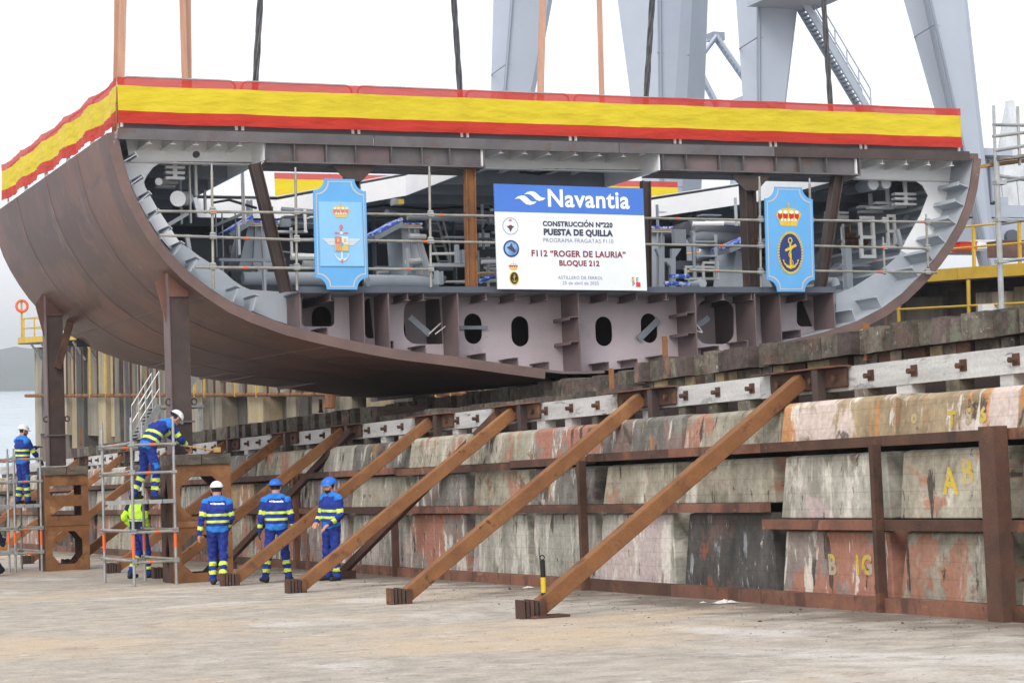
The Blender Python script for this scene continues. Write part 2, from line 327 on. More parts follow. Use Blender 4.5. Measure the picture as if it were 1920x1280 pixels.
# web frames further in
for y in (42.4, 46.0):
    for sgn, src in ((-1, CON[:13]), (1, CON[-13:][::-1])):
        o = sect(src, (y - YF) / 12); inn = [(x + (-sgn) * .75 * (.5 + .5 * min(1, abs(z - 6.2))), z + .25) for x, z in o]
        b = B(); n = len(o)
        b.add([(x, y, z) for x, z in o] + [(x, y, z) for x, z in inn], [(i, i + 1, n + i + 1, n + i) for i in range(n - 1)]); b.build('web_frame', 'mid_grey_paint', hull)
# side longitudinals: flats standing on the shell, front ends at the cut
def shell_long(i, side, m='grey_paint', w=.26):
    pts = CON if side < 0 else CON[::-1]
    x, z = pts[i]; a, c = pts[i - 1], pts[i + 1]; tx, tz = c[0] - a[0], c[1] - a[1]; L = math.hypot(tx, tz); nx, nz = -tz / L, tx / L
    if nx * (HX - x) + nz * 2 < 0: nx, nz = -nx, -nz
    if side < 0: nz += .35
    b = B(); b.bar((x + nx * w / 2, YF + .03, z + nz * w / 2), (x + nx * w / 2, YB - .1, z + nz * w / 2), .016, w, (nx, 0, nz))
    b.bar((x + nx * w, YF + .03, z + nz * w), (x + nx * w, YB - .1, z + nz * w), .09, .016, (nx, 0, nz)); b.build('side_stiffener', m, hull)
for i in (1, 2, 3, 4, 5, 6, 7, 9, 10): shell_long(i, -1)
for i in (2, 3, 4, 5, 6, 7, 9, 10): shell_long(i, 1)
# ---- tank top and double bottom
ZT = 5.25
xt0, xt1 = F(556, 547)[0], F(1566, 547)[0]
b = B(); b.box(xt0, xt1, YF, YB, ZT - .02, ZT); b.build('tank_top', 'mid_grey_paint', hull)
b = B(); b.box(xt0, xt1, YF - .02, YF - .004, ZT - .015, ZT + .1); b.build('tank_top_edge', 'slate_paint', hull)
def zb(x):                           # shell height at x
    for (a, c) in zip(CON[:-1], CON[1:]):
        if min(a[0], c[0]) <= x <= max(a[0], c[0]) and abs(c[0] - a[0]) > 1e-6:
            return a[1] + (c[1] - a[1]) * (x - a[0]) / (c[0] - a[0])
    return 4
def gird(x, m='primer_mauve_dark', stiff=True, y1=YB - .2):
    b = B(); z0 = zb(x) + .005; b.box(x - .012, x + .012, YF + .005, y1, z0, ZT - .02); gq = b.build('girder', m, hull)
    if stiff:
        for zz in (.37, .68):
            z = z0 + (ZT - z0) * zz; b = B(); b.box(x - .2, x - .012, YF + .02, YW + .3, z, z + .014); b.box(x - .2, x - .19, YF + .02, YW + .3, z - .05, z); b.build('girder_stiffener', m, gq)
GX = [F(p, 547)[0] for p in (562, 681, 728, 858, 1084, 1303, 1415, 1462, 1563)]
for i, x in enumerate(GX): gird(x, stiff=i in (4, 5))
for px in (620, 765, 795, 912, 968, 1026, 1140, 1194, 1250, 1357, 1410, 1512):     # tank-top longitudinals
    tbar(F(px, 550)[0], ZT - .02, h=.13, m='primer_mauve_dark', name='bottom_stiffener')
for px in (617, 740, 800, 912, 972, 1030, 1142, 1196, 1250, 1350, 1405, 1505):     # shell longitudinals
    x = F(px, 640)[0]; z = zb(x); b = B(); b.box(x - .008, x + .008, YF + .06, YF + 2.2, z + .01, z + .15); b.box(x - .09, x + .01, YF + .06, YF + 2.2, z + .15, z + .165); b.build('bottom_stiffener', 'primer_mauve_dark', hull)
def floor(x0, x1, y, holes=(), m='primer_mauve'):
    xs = list(np.linspace(x0 + .014, x1 - .014, 9))
    o = [(x0 + .014, ZT - .022), (x1 - .014, ZT - .022)] + [(x, zb(x) + .01) for x in xs[::-1]]
    b = B(); b.plate(o, holes, lambda x, z: (x, y, z), (0, .016, 0)); return b.build('floor_plate', m, hull)
def FW(px, py): return F(px, py, y=YW)
def ov(px, py, hw=.185, hh=.3): p = FW(px, py); return oval(p[0], p[1], hw, hh)
def blob(pxs): return [FW(*p) for p in pxs]
def xw(px): return F(px, 547)[0]
rr = lambda x0, y0, x1, y1, r: (arc(x0 + r, y0 + r, r, r, 180, 270, 5) + arc(x1 - r, y0 + r, r, r, 270, 360, 5) + arc(x1 - r, y1 - r, r, r, 0, 90, 5) + arc(x0 + r, y1 - r, r, r, 90, 180, 5))
YD = YW + .9                        # second floor further in, seen through the lightening holes
floor(GX[0], GX[1], YW, [blob(rr(566, 556, 627, 612, 9))])
floor(GX[1], GX[2], YW, [blob(rr(684, 559, 722, 634, 9))])
floor(GX[2], GX[3], YW, [blob(rr(757, 560, 850, 645, 26))])
floor(GX[3], GX[4], YW, [ov(887, 616), ov(975, 621)])
floor(GX[4], GX[5], YW, [ov(1132, 621), ov(1217, 615)])
floor(GX[5], GX[6], YW, [blob(rr(1306, 562, 1376, 645, 22))])
floor(GX[6], GX[7], YW, [blob(rr(1425, 562, 1456, 636, 8))])
floor(GX[7], GX[8], YW, [blob(rr(1494, 562, 1545, 612, 10))])
for i in range(8):
    c = (GX[i] + GX[i + 1]) / 2; hs = []
    if i in (0,): hs = [oval(c + .35, 4.86, .2, .27)]
    if i in (2, 5): hs = [oval(c + (.05 if i == 2 else -.25), 4.62, .2, .28)]
    if i == 1: hs = [oval(c, 4.75, .12, .22)]
    if i not in (3, 4): floor(GX[i], GX[i + 1], YD, hs)
    b = B(); b.box(GX[i] + .02, GX[i + 1] - .02, YD + 1.9, YD + 1.92, zb(c) + .4, ZT - .05); b.build('floor_plate', 'dark_steel', hull)  # back plate coloured dark to stand for the shade behind the holes
# loose flat bars and rungs across the access holes
def fbar(a, c, w, name='cross_bar', m='mid_grey_paint', y=YW - .06, t=.03):
    p, q = F(*a, y=y), F(*c, y=y); b = B(); b.bar((p[0], y, p[1]), (q[0], y, q[1]), t, w, (-(q[1] - p[1]), 0, q[0] - p[0])); return b.build(name, m, hull)
fbar((768, 594), (806, 627), .12); fbar((862, 614), (914, 614), .07); fbar((1197, 636), (1235, 599), .13); fbar((1306, 612), (1329, 595), .12)
for a, c in (((804, 626), (826, 606)), ((816, 626), (846, 603)), ((1307, 609), (1317, 623)), ((1302, 619), (1316, 623))): fbar(a, c, .022, 'handle_rod', 'offwhite_paint', YW - .12, .022)
# ---- temporary steel: heavy beams, posts and raking props across the open bays
def tempbeam(pa, pc, stiff, name='temporary_beam'):
    a, c = F(*pa, y=YF), F(*pc, y=YF); h = .36
    b = B(); b.box(a[0], c[0], YF + .06, YF + .09, a[1] - h, a[1]); b.box(a[0], c[0], YF - .06, YF + .24, a[1] - h - .03, a[1] - h); b.box(a[0], c[0], YF + .24, YF + .9, a[1] - h - .05, a[1] - h - .02)
    o = b.build(name, 'mill_steel', hull)
    for p in stiff:
        x = F(p, 290)[0]; b = B(); b.box(x - .008, x + .008, YF - .05, YF + .06, a[1] - h, a[1]); b.build('web_stiffener', 'mill_steel', o)
    for p, q in ((stiff[1], stiff[2]), (stiff[3], stiff[4])):
        b = B(); b.box(F(p, 290)[0] + .02, F(q, 290)[0] - .02, YF + .045, YF + .06, a[1] - h + .005, a[1] - .01); b.build('doubler_plate', 'primer_mauve_dark', o)
    return o
tempbeam((497, 266), (907, 279), (497, 551, 611, 666, 733, 790, 842, 906))
tempbeam((1240, 284), (1610, 296), (1241, 285, 347, 392, 453, 497, 547, 1609) if False else (1241, 1285, 1347, 1392, 1453, 1497, 1547, 1609))
for px, y0, y1 in ((664, 310, 545), (1407, 330, 545)):
    a, c = F(px - 14, y0, y=YF + .2), F(px + 12, y1, y=YF + .2); xm = (a[0] + c[0]) / 2
    b = B(); b.ibeam((xm, YF + .22, ZT), (xm, YF + .22, a[1]), .26, .26, .03, (1, 0, 0)); o = b.build('temporary_post', 'dark_steel', hull)
    b = B(); b.plate([(xm - .42, a[1]), (xm + .42, a[1]), (xm + .42, a[1] - .05), (xm + .14, a[1] - .32), (xm - .14, a[1] - .32), (xm - .42, a[1] - .05)], [], lambda x, z: (x, YF + .06, z), (0, .03, 0)); b.build('gusset', 'dark_steel', o)
def prop(a, c, w, d, m, y=YF + .15):
    p, q = F(*a, y=y), F(*c, y=y); b = B(); b.ibeam((p[0], y, p[1]), (q[0], y, q[1]), d, w, .02, (1, 0, 0)); return b.build('temporary_prop', m, hull)
prop((477, 307), (536, 547), .2, .2, 'dark_steel'); prop((1570, 330), (1537, 545), .2, .2, 'dark_steel')
prop((880, 316), (884, 545), .2, .16, 'rust_steel'); prop((1210, 340), (1212, 545), .18, .16, 'dark_steel')
# ================================================================ slipway side wall
SALM, OCH, DRK, WHT, MOSS, RST = (166, 112, 92), (168, 126, 70), (52, 49, 47), (212, 208, 198), (104, 104, 86), (112, 72, 50)
def wm(name, base, base2, *ls):
    m = layered(name, base, base2, list(ls), 1.8, .92, .5, 14, .22, .12, (.4, 1.4, .7)); n = m.node_tree.nodes; l = m.node_tree.links   # painted-over block joints show through
    tc = n.new('ShaderNodeTexCoord'); sx = n.new('ShaderNodeSeparateXYZ'); cx = n.new('ShaderNodeCombineXYZ'); l.new(tc.outputs['Object'], sx.inputs[0]); l.new(sx.outputs[1], cx.inputs[0]); l.new(sx.outputs[2], cx.inputs[1])
    br = n.new('ShaderNodeTexBrick'); br.inputs['Scale'].default_value = 1; br.inputs['Brick Width'].default_value = .44; br.inputs['Row Height'].default_value = .19; br.inputs['Mortar Size'].default_value = .006; br.inputs['Color1'].default_value = br.inputs['Color2'].default_value = (1, 1, 1, 1); br.inputs['Mortar'].default_value = (.55, .52, .48, 1); l.new(cx.outputs[0], br.inputs['Vector'])
    hs = [q for q in n if q.type == 'HUE_SAT'][0]; src = [q for q in l if q.to_socket == hs.inputs['Color']][0].from_socket; mx = n.new('ShaderNodeMixRGB'); mx.blend_type = 'MULTIPLY'; mx.inputs[0].default_value = .32; l.new(src, mx.inputs[1]); l.new(br.outputs['Color'], mx.inputs[2]); l.new(mx.outputs[0], hs.inputs['Color'])
V1, V2, V3 = (.25, 1.1, .9), (.2, 1.9, .55), (.4, 1, 1)
wm('block_cream', (172, 167, 152), (132, 126, 112), (SALM, .75, V1, .56, .03, .75), (WHT, 1.3, V2, .55, .08, .6), (MOSS, .9, V3, .54, .08, .6), (DRK, 2.4, V2, .6, .03, .85), (RST, 1.1, V3, .6, .05, .8), (DRK, 4, V3, .64, .03, .7))
wm('block_grey', (135, 133, 127), (97, 94, 89), ((128, 106, 98), .8, V1, .52, .05, .7), (WHT, 1.6, V2, .58, .04, .7), (DRK, 1.3, V1, .56, .06, .7), (OCH, 1.4, V1, .62, .05, .7), (WHT, 4, V3, .66, .02, .7))
wm('block_pink', (158, 148, 143), (124, 112, 107), (SALM, .8, V1, .48, .03, .8), (WHT, 1.5, V2, .54, .03, .8), (DRK, 2, V2, .58, .03, .8), (OCH, 1.2, V2, .6, .05, .7), (MOSS, 1, V3, .58, .08, .6))
wm('block_dark', (91, 88, 85), (63, 62, 61), ((136, 84, 66), 1.1, V1, .56, .04, .8), ((150, 154, 160), 1.8, V2, .6, .03, .7), ((120, 96, 86), .8, V1, .55, .08, .6), (WHT, 4, V2, .64, .02, .6))
wm('block_pale', (180, 178, 169), (139, 136, 126), ((186, 168, 168), .7, V1, .54, .04, .7), (WHT, 1.2, V2, .52, .05, .7), (MOSS, 1.0, V2, .56, .06, .7), (DRK, 2.6, V2, .6, .03, .8), (RST, 1.5, V2, .62, .04, .7))
wm('block_ochre', (165, 148, 120), (126, 110, 89), ((206, 190, 184), .9, V1, .5, .05, .8), ((186, 128, 72), 1.1, V2, .55, .05, .8), (DRK, 1.5, V1, .58, .03, .75), (SALM, 1.2, V1, .6, .03, .75), (WHT, 1.8, V2, .58, .04, .8))
mat('shade_toned_concrete', C(54, 50, 46), C(38, 36, 34), 1.4, .95, bump=.3, fine=.15)  # concrete coloured darker to deepen shade between the blocks and under the hull
mat('yellow_mark', C(214, 184, 44), C(190, 166, 60), 4, .8, fine=.15)
layered('stain_dark', (60, 56, 52), (48, 45, 42), [])
layered('yellow_worn', (204, 176, 58), (188, 162, 66), [((176, 166, 144), 5, (1, 1, .5), .5, .05, 1), ((150, 132, 100), 9, (1, 1, 1), .58, .04, .9)])
wall = thing('slipway_wall', 'stained concrete block side wall of the slipway strapped with rusty steel channels', 'wall', (13.3, 40, 0))
YB_ = [16.2, 18.25, 20.5, 23.07, 25.65, 28.15, 30.62, 33.1, 36.0, 39.2, 42.4, 45.6, 48.8, 52.0, 55.2, 58.4, 61.6, 64.8, 68, 72, 76, 80, 84]
b = B(); b.box(13.95, 14.6, 15.5, 90, 0, 2.36); b.build('wall_core', 'shade_toned_concrete', wall)
rows = [(.14, 1.1, 13.4, 13.43), (1.22, 1.78, 13.43, 13.46), (1.9, 2.41, 13.5, 13.56)]
DXB = {}
kinds = ['block_cream', 'block_grey', 'block_pink', 'block_dark', 'block_pale', 'block_ochre']
pick = {(0, 1): 'block_cream', (0, 2): 'block_pink', (0, 3): 'block_dark', (0, 4): 'block_pale', (0, 5): 'block_pale', (0, 6): 'block_pale', (0, 7): 'block_pink',
        (1, 1): 'block_cream', (1, 2): 'block_pale', (1, 3): 'block_cream', (1, 4): 'block_cream', (1, 5): 'block_grey', (1, 6): 'block_cream', (1, 7): 'block_grey',
        (2, 1): 'block_ochre', (2, 2): 'block_ochre', (2, 3): 'block_cream', (2, 4): 'block_grey', (2, 5): 'block_pink', (2, 6): 'block_cream', (2, 7): 'block_cream'}
BLK = {}
for r, (z0, z1, xa, xb) in enumerate(rows):
    for i in range(len(YB_) - 1):
        y0, y1 = YB_[i], YB_[i + 1]; j = .04
        if y0 < 23 and r < 2: z0, z1 = ((.14, .89), (1.03, 1.78))[r]
        elif r < 2: z0, z1 = rows[r][:2]
        g0, g1 = .02 + random.random() * .04, .09 + random.random() * .09; tp = .04 + random.random() * .06
        if r == 2: tp = .03; g0 = g1 = .02
        za, zc = z0, z1 + (jit(.02) if r == 2 else 0); c = .05 if r == 2 else .02
        dx = jit(.03); DXB[(r, i)] = dx
        xs = [(y0 + g0, xa, za), (y1 - g1, xa, za), (y1 - g1 - tp * 1.6, xb, zc - c), (y0 + g0 + tp, xb, zc - c), (y0 + g0 + tp + .02, xb + .07, zc), (y1 - g1 - tp * 1.6 - .02, xb + .07, zc)]
        vs = [(x + dx, y, z) for y, x, z in xs] + [(14.0, y0 + g0, za), (14.0, y1 - g1, za), (14.3, y1 - g1 - tp * 1.6, zc), (14.3, y0 + g0 + tp, zc)]
        b = B(); b.add(vs, [(0, 1, 2, 3), (3, 2, 5, 4), (4, 5, 8, 9), (0, 3, 4, 9, 6), (1, 7, 8, 5, 2), (0, 6, 7, 1), (6, 9, 8, 7)])
        BLK[(r, i)] = b.build('concrete_block', pick.get((r, i)) or random.choice(kinds), wall)
        md = BLK[(r, i)].modifiers.new('b', 'BEVEL'); md.width = .012; md.segments = 1; md.limit_method = 'ANGLE'
# steel channels along the rows, plus uprights
def wale(z, y0, y1, m, h=.13, x=13.36, z1=None):
    b = B(); z1 = z if z1 is None else z1
    for dz, hh, xx in ((0, h, 0),):
        b.add([(x, y0, z), (x, y1, z1), (x, y1, z1 + h), (x, y0, z + h), (x + .16, y0, z), (x + .16, y1, z1), (x + .16, y1, z1 + h), (x + .16, y0, z + h)], [(0, 1, 2, 3), (7, 6, 5, 4), (0, 4, 5, 1), (1, 5, 6, 2), (2, 6, 7, 3), (3, 7, 4, 0)])
    b.build('steel_channel', m, wall)
edges = [16.2, 18.3, 20.45, 23.15, 25.6, 28.2, 31.0, 33.5, 36.2, 40, 44, 48, 52, 58, 64, 70, 78, 84]
for i in range(len(edges) - 1):
    a, c = edges[i], edges[i + 1]
    zt = 1.78 + (.06 if i in (0, 1, 2, 3, 4) else 0 if i in (6, 7) else .03)
    wale(zt, a, c - .01, random.choice(['rust_dark', 'rust_pink', 'rust_dark']), x=13.3 + jit(.012), h=.115)
    z = .905 if i < 3 else 1.11
    wale(z, a, c - .01, random.choice(['rust_pink', 'rust_dark']), x=13.25 + jit(.012), h=.115)
    wale(0.0, a, c - .01, random.choice(['rust_pink', 'rust_pink', 'rust_dark']), h=.16, x=13.22 + jit(.03))
for y, w_, h, m in ((18.22, .26, 1.98, 'rust_dark'), (20.47, .08, 1.86, 'rust_dark'), (28.2, .09, 1.86, 'rust_dark'), (36.1, .1, 1.3, 'rust_dark'), (41.9, .14, 1.9, 'rust_pink'), (52, .1, 1.9, 'rust_dark')):
    b = B(); b.box(13.1 if w_ > .2 else 13.16, 13.27, y - w_ / 2, y + w_ / 2, 0, h); b.build('steel_upright', m, wall)
# painted marks on the block faces
def textmesh(txt, size, bold=0.):
    cu = bpy.data.curves.new('t', 'FONT'); cu.body = txt; cu.size = size; cu.offset = bold; cu.align_x = 'CENTER'; cu.space_character = 1.06; cu.resolution_u = 3
    ob = bpy.data.objects.new('t', cu); COL.objects.link(ob); dg = bpy.context.evaluated_depsgraph_get(); me = bpy.data.meshes.new_from_object(ob.evaluated_get(dg))
    vs = [v.co.copy() for v in me.vertices]; fs = [tuple(p.vertices) for p in me.polygons]
    bpy.data.objects.remove(ob); return vs, fs
def mark(txt, px, py, r, size):
    z0, z1, xa, xb = rows[r]; p = hit(px, py, x=(xa + xb) / 2); vs, fs = textmesh(txt, size, .012)
    b = B(); sl = (xb - xa) / (z1 - z0)
    i_ = [k for k in range(len(YB_) - 1) if YB_[k] <= p.y < YB_[k + 1]][0]
    if p.y < 23 and r < 2: z0, z1 = ((.14, .89), (1.03, 1.78))[r]
    sl = (xb - xa) / (z1 - .05 - z0)
    b.add([(xa + DXB[(r, i_)] + (p.z + q.y - z0) * sl - .005, p.y - q.x + .1 * q.y, p.z + q.y) for q in vs], fs); b.build('painted_mark', 'yellow_worn', wall)
mark('A', 1786, 925, 1, .4); mark('B', 1818, 905, 1, .36); mark('B', 1562, 1075, 0, .32); mark('1G', 1620, 1075, 0, .3); mark('o', 1712, 792, 2, .2); mark('T', 1784, 800, 2, .24); mark('5', 1815, 793, 2, .22); mark('6', 1842, 790, 2, .22); mark('*', 500, 890, 2, .3)
# ================================================================ raking struts
def strut(y, label, foot=10.1, top=13.93, w=.19, lite=True):
    t = thing('raking_strut', label, 'strut', (foot, y, 0), 'raking struts along the slipway wall')
    p, q = V((foot + .16, y, .12)), V((top, y - .05, 2.72)); d = (q - p).normalized()
    b = B(); b.bar(p, q, w * .9, w, (0, 0, 1)); bm = b.build('beam', 'rust_steel', t); md = bm.modifiers.new('b', 'BEVEL'); md.width = .012; md.segments = 2
    for k in range(4):
        b = B(); b.box(foot - .1 + k * .055, foot - .06 + k * .055, y - .1 + jit(.01), y + .1 + jit(.01), .004, .22 - .012 * (k % 2)); b.build('shim_plate', ['rust_dark', 'dark_steel'][k % 2], t)
    b = B(); b.box(foot + .12, foot + .2, y - .12, y + .12, .004, .2); b.build('shim_plate', 'rust_dark', t)
    b = B(); b.box(13.93, 13.99, y - 1.05, y + .75, 2.58, 2.83); b.build('bracket', 'rust_dark', t).modifiers.new('b', 'BEVEL').width = .02
    b = B(); b.box(13.8, 13.99, y - 1.1, y + 1.0, 2.83, 2.845); b.build('bracket_flange', 'rust_pink', t)
    b = B(); b.plate([(13.82, 2.82), (13.93, 2.82), (13.93, 2.4), (13.88, 2.4)], [], lambda x, z: (x, y - .55, z), (0, .03, 0)); b.box(13.82, 13.93, y - .6, y - .46, 2.42, 2.82); b.build('bracket_leg', 'dark_steel', t)
    for dy in (-.85, -.3, .5):
        b = B(); b.tube((13.93, y + dy, 2.7), (13.88, y + dy, 2.7), .04, 6); b.build('bolt', 'rust_dark', t)
    return t
SY = [23.2, 27.65, 32.3, 36.05, 40.9, 45.0, 49.5, 54.5, 60, 66]
SL = ['long rusty raking strut nearest the yellow and black marker post', 'rusty raking strut second from the marker post with its foot alone on the apron', 'rusty raking strut running down in front of the man in blue helmet beside the wall',
      'rusty raking strut whose foot stands beside the white-helmeted man seen from behind', 'rusty raking strut passing behind the two workers seen from behind', 'rusty raking strut partly hidden by the near steel stand',
      'rusty raking strut between the two steel stands', 'rusty raking strut behind the far steel stand', 'distant rusty raking strut left of the far steel stand', 'farthest rusty raking strut at the left edge']
for y, lb in zip(SY, SL): strut(y, lb)
# secondary props leaning along the wall
for (y0, y1, lb) in ((36.4, 32.6, 'thin rusty diagonal prop crossing behind the second strut from the marker post'), (44.0, 40.0, 'thin rusty diagonal prop behind the blue-helmeted man seen from behind')):
    b = B(); b.bar((12.3, y0, .1), (13.85, y1 + .1, 2.72), .12, .12); b.box(12.1, 12.5, y0 - .2, y0 + .2, 0.004, .14)
    solo(b, 'diagonal_prop', 'rust_dark', lb, 'prop', (12.3, y0, 0))
# ================================================================ white baulks bolted along the top, on stub posts
layered('white_timber', (200, 200, 199), (172, 172, 172), [((128, 126, 124), 2.2, (3, .5, 3), .58, .06, .75), ((90, 88, 86), 5, (1, .4, 2), .64, .03, .8), ((140, 112, 92), 3, (1, 2, .5), .66, .05, .6)], 1.8, .85, .3, 25, .12, .06, (3, .35, 3))
layered('grey_timber', (115, 109, 98), (76, 71, 63), [((120, 98, 86), .9, (1, 1, 1), .54, .08, .8), ((76, 70, 64), 3, (.5, 2, 2), .56, .06, .7), ((160, 156, 148), 4, (.4, 3, 3), .6, .05, .7)], 2.2, .9, .35, 30, .18, .35, (.6, 3, 3))
layered('mauve_timber', (106, 92, 88), (74, 66, 63), [((120, 124, 104), 1.2, (1, 1, 1), .58, .06, .8), ((74, 64, 60), 3, (.5, 2, 2), .57, .06, .7), ((142, 112, 92), 1.6, (1, 1, 1), .6, .05, .7)], 2.2, .9, .35, 30, .18, .35, (.6, 3, 3))
mat('pale_timber', C(164, 148, 116), C(130, 116, 88), 2.2, .9, bump=.3, stretch=(.6, 3, 3), fine=.15, vary=.2)
tb = thing('timber_baulk_rail', 'long white painted timber rail bolted along the top of the slipway wall', 'rail', (14.1, 45, 2.4))
cuts = [17.4, 20.9, 24.3, 28.7, 33.1, 37.0, 41, 45.8, 50, 55, 60, 66, 72, 80]
for i in range(len(cuts) - 1):
    b = B(); b.box(14.0, 14.3, cuts[i] + .006, cuts[i + 1], 2.55 + jit(.006), 2.83 + jit(.006)); b.build('baulk', 'white_timber', tb)
y = 17.9
while y < 66:
    if not any(-1.2 < y - s < .9 for s in SY):
        b = B(); b.box(13.985, 14.0, y - .06, y + .06, 2.63, 2.76); b.tube((13.985, y, 2.69), (13.9, y, 2.69), .035, 6); b.build('bolt', 'rust_dark', tb)
    b = B(); b.box(14.02 + jit(.02), 14.2, y + .1, y + .36 + jit(.06), 2.36, 2.545); b.build('stub_post', random.choice(['white_timber', 'grey_timber']), tb)
    y += .93 + jit(.03)
b = B(); b.box(14.75, 14.9, 15, 84, 2.3, 2.6); b.build('back_timber', 'dark_steel', tb)
# ================================================================ slip bed and the timber cribs of the ways
b = B(); b.box(14.6, 33, 14, 95, -.5, 2.34); o = b.build('slipway_bed', 'shade_toned_concrete'); o.matrix_world = MS; tag(o, 'concrete bed of the slipway, coloured dark to deepen the shade under the hull', None, kind='structure')
def crib(name, label, x0, x1, z0, y0, y1, skip=None, h=.3):
    t = thing(name, label, 'timber crib', ((x0 + x1) / 2, (y0 + y1) / 2, z0)); y = y0
    while y < y1:
        wd = random.choice([.3, .32, .34, .5, .7, .3]); 
        hh = h + jit(.03); dx = jit(.1)
        b = B(); b.box(x0 + dx, x1, y, y + wd - .012, z0 + jit(.006), z0 + hh); b.build('timber', random.choice(['grey_timber', 'grey_timber', 'mauve_timber', 'mauve_timber', 'rust_dark' if name == 'x' else 'grey_timber']), t)
        b = B(); b.box(x0 + .12 + jit(.05), x1, y + .02, y + wd - .03, z0 - .22, z0 - .008); b.build('wedge', random.choice(['pale_timber', 'rust_dark', 'grey_timber', 'grey_timber']), t)
        b = B(); b.box(x0 - .02 + jit(.06), x1, y + .04 + jit(.03), y + wd - .06, z0 - .42 + jit(.03), z0 - .228); b.build('sand_box', random.choice(['rust_dark', 'rust_dark', 'rust_pink']), t)
        b = B(); b.box(x0 - .05 + jit(.1), x1, y, y + wd - .01, z0 - .66, z0 - .46); b.build('base_timber', random.choice(['grey_timber', 'pale_timber', 'mauve_timber']), t)
        y += wd
    return t
crib('side_way', 'row of weathered timber blocks and rusty boxes behind the white rail', 15.0, 16.2, 3.06, 18, 29.6)
crib('side_way', 'row of timber blocks running away down the slipway beyond the hull', 15.0, 16.2, 2.94, 42, 72)
# ================================================================ interior of the block
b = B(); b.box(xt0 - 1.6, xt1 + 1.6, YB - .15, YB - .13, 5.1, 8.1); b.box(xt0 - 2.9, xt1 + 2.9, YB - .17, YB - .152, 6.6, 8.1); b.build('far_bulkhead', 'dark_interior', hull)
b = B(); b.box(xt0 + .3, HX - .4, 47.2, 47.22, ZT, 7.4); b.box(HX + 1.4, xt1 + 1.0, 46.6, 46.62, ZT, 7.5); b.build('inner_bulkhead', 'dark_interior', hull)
mat('deckhead_grey', C(128, 128, 130), C(112, 113, 116), .8, .6, fine=.04)
mat('wrap_blue', C(58, 92, 190), C(196, 206, 232), 9, .6, lo=.5, hi=.56)
mat('brass', C(150, 118, 62), C(120, 92, 50), 5, .4, metal=.5)
mat('cable_black', C(34, 34, 38), C(24, 24, 28), 5, .6)
mat('batten_wood', C(186, 150, 98), C(160, 124, 78), 4, .8, stretch=(1, 4, 4))
def I(px, py, y): return hit(px, py, y=y)
def ibox(px0, py0, px1, py1, y, d, name, m, par=None):
    a, c = I(px0, py0, y), I(px1, py1, y); b = B(); b.box(a.x, c.x, y, y + d, c.z, a.z); return b.build(name, m, par or hull)
def irod(pts, r, name, m, n=8, par=None):
    b = B(); b.path([I(*p) for p in pts], r, n); return b.build(name, m, par or hull, smooth=True)
def ipoly(px, y, d, name, m, holes=(), par=None): 
    b = B(); b.plate([(I(*p, y).x, I(*p, y).z) for p in px], [[(I(*p, y).x, I(*p, y).z) for p in h] for h in holes], lambda x, z: (x, y, z), (0, d, 0)); return b.build(name, m, par or hull)
# machinery foundations with wrapped tops
def found(px, y, top, arm=None):
    o = ipoly(px, y, .9, 'machinery_foundation', 'grey_paint')
    for k in (.4, .72):
        a = [px[0][0] + (px[1][0] - px[0][0]) * k, px[0][1]]; c = [px[3][0] + (px[2][0] - px[3][0]) * k, px[3][1]]
        p, q = I(*a, y - .05), I(*c, y - .05); b = B(); b.bar(p, q, .1, .012, (1, 0, 0)); b.build('stiffener', 'grey_paint', o)
    ibox(top[0], top[1], top[2], top[3], y - .08, 1.0, 'wrapped_top', 'wrap_blue', o); ibox(top[0] + 1, top[3], top[2] - 1, top[3] + 4, y - .08, 1.0, 'batten', 'batten_wood', o)
    ibox(top[0] - 1, top[3] + 4, top[2] + 1, top[3] + 7, y - .1, 1.02, 'top_flange', 'grey_paint', o)
    if arm:
        p, q = I(*arm[0], y), I(*arm[1], y); b = B(); b.bar(p, q, .9, .1, (0, 0, 1)); b.build('arm_flange', 'mid_grey_paint', o)
        b = B(); b.bar(p + V((0, 0, .1)), q + V((0, 0, .1)), .86, .06, (0, 0, 1)); b.build('wrapped_arm', 'wrap_blue', o)
found([(466, 420), (498, 420), (512, 500), (448, 500)], 43.0, (463, 413, 521, 418), ((420, 446), (464, 419)))
found([(752, 426), (784, 426), (812, 516), (758, 516)], 42.0, (739, 417, 792, 421), ((690, 452), (742, 424)))
found([(1222, 436), (1246, 436), (1246, 540), (1222, 540)], 42.5, (1218, 424, 1262, 429))
found([(1380, 470), (1412, 470), (1450, 540), (1372, 540)], 42.5, (1402, 452, 1440, 456), ((1350, 474), (1404, 452)))
# bearer blocks with an H-shaped stand
ipoly([(1236, 540), (1236, 480), (1230, 466), (1244, 466), (1244, 484), (1260, 484), (1260, 466), (1278, 466), (1267, 482), (1267, 540), (1258, 540), (1258, 500), (1250, 491), (1244, 491), (1244, 540)], 40.2, .1, 'bearer_stand', 'grey_paint')
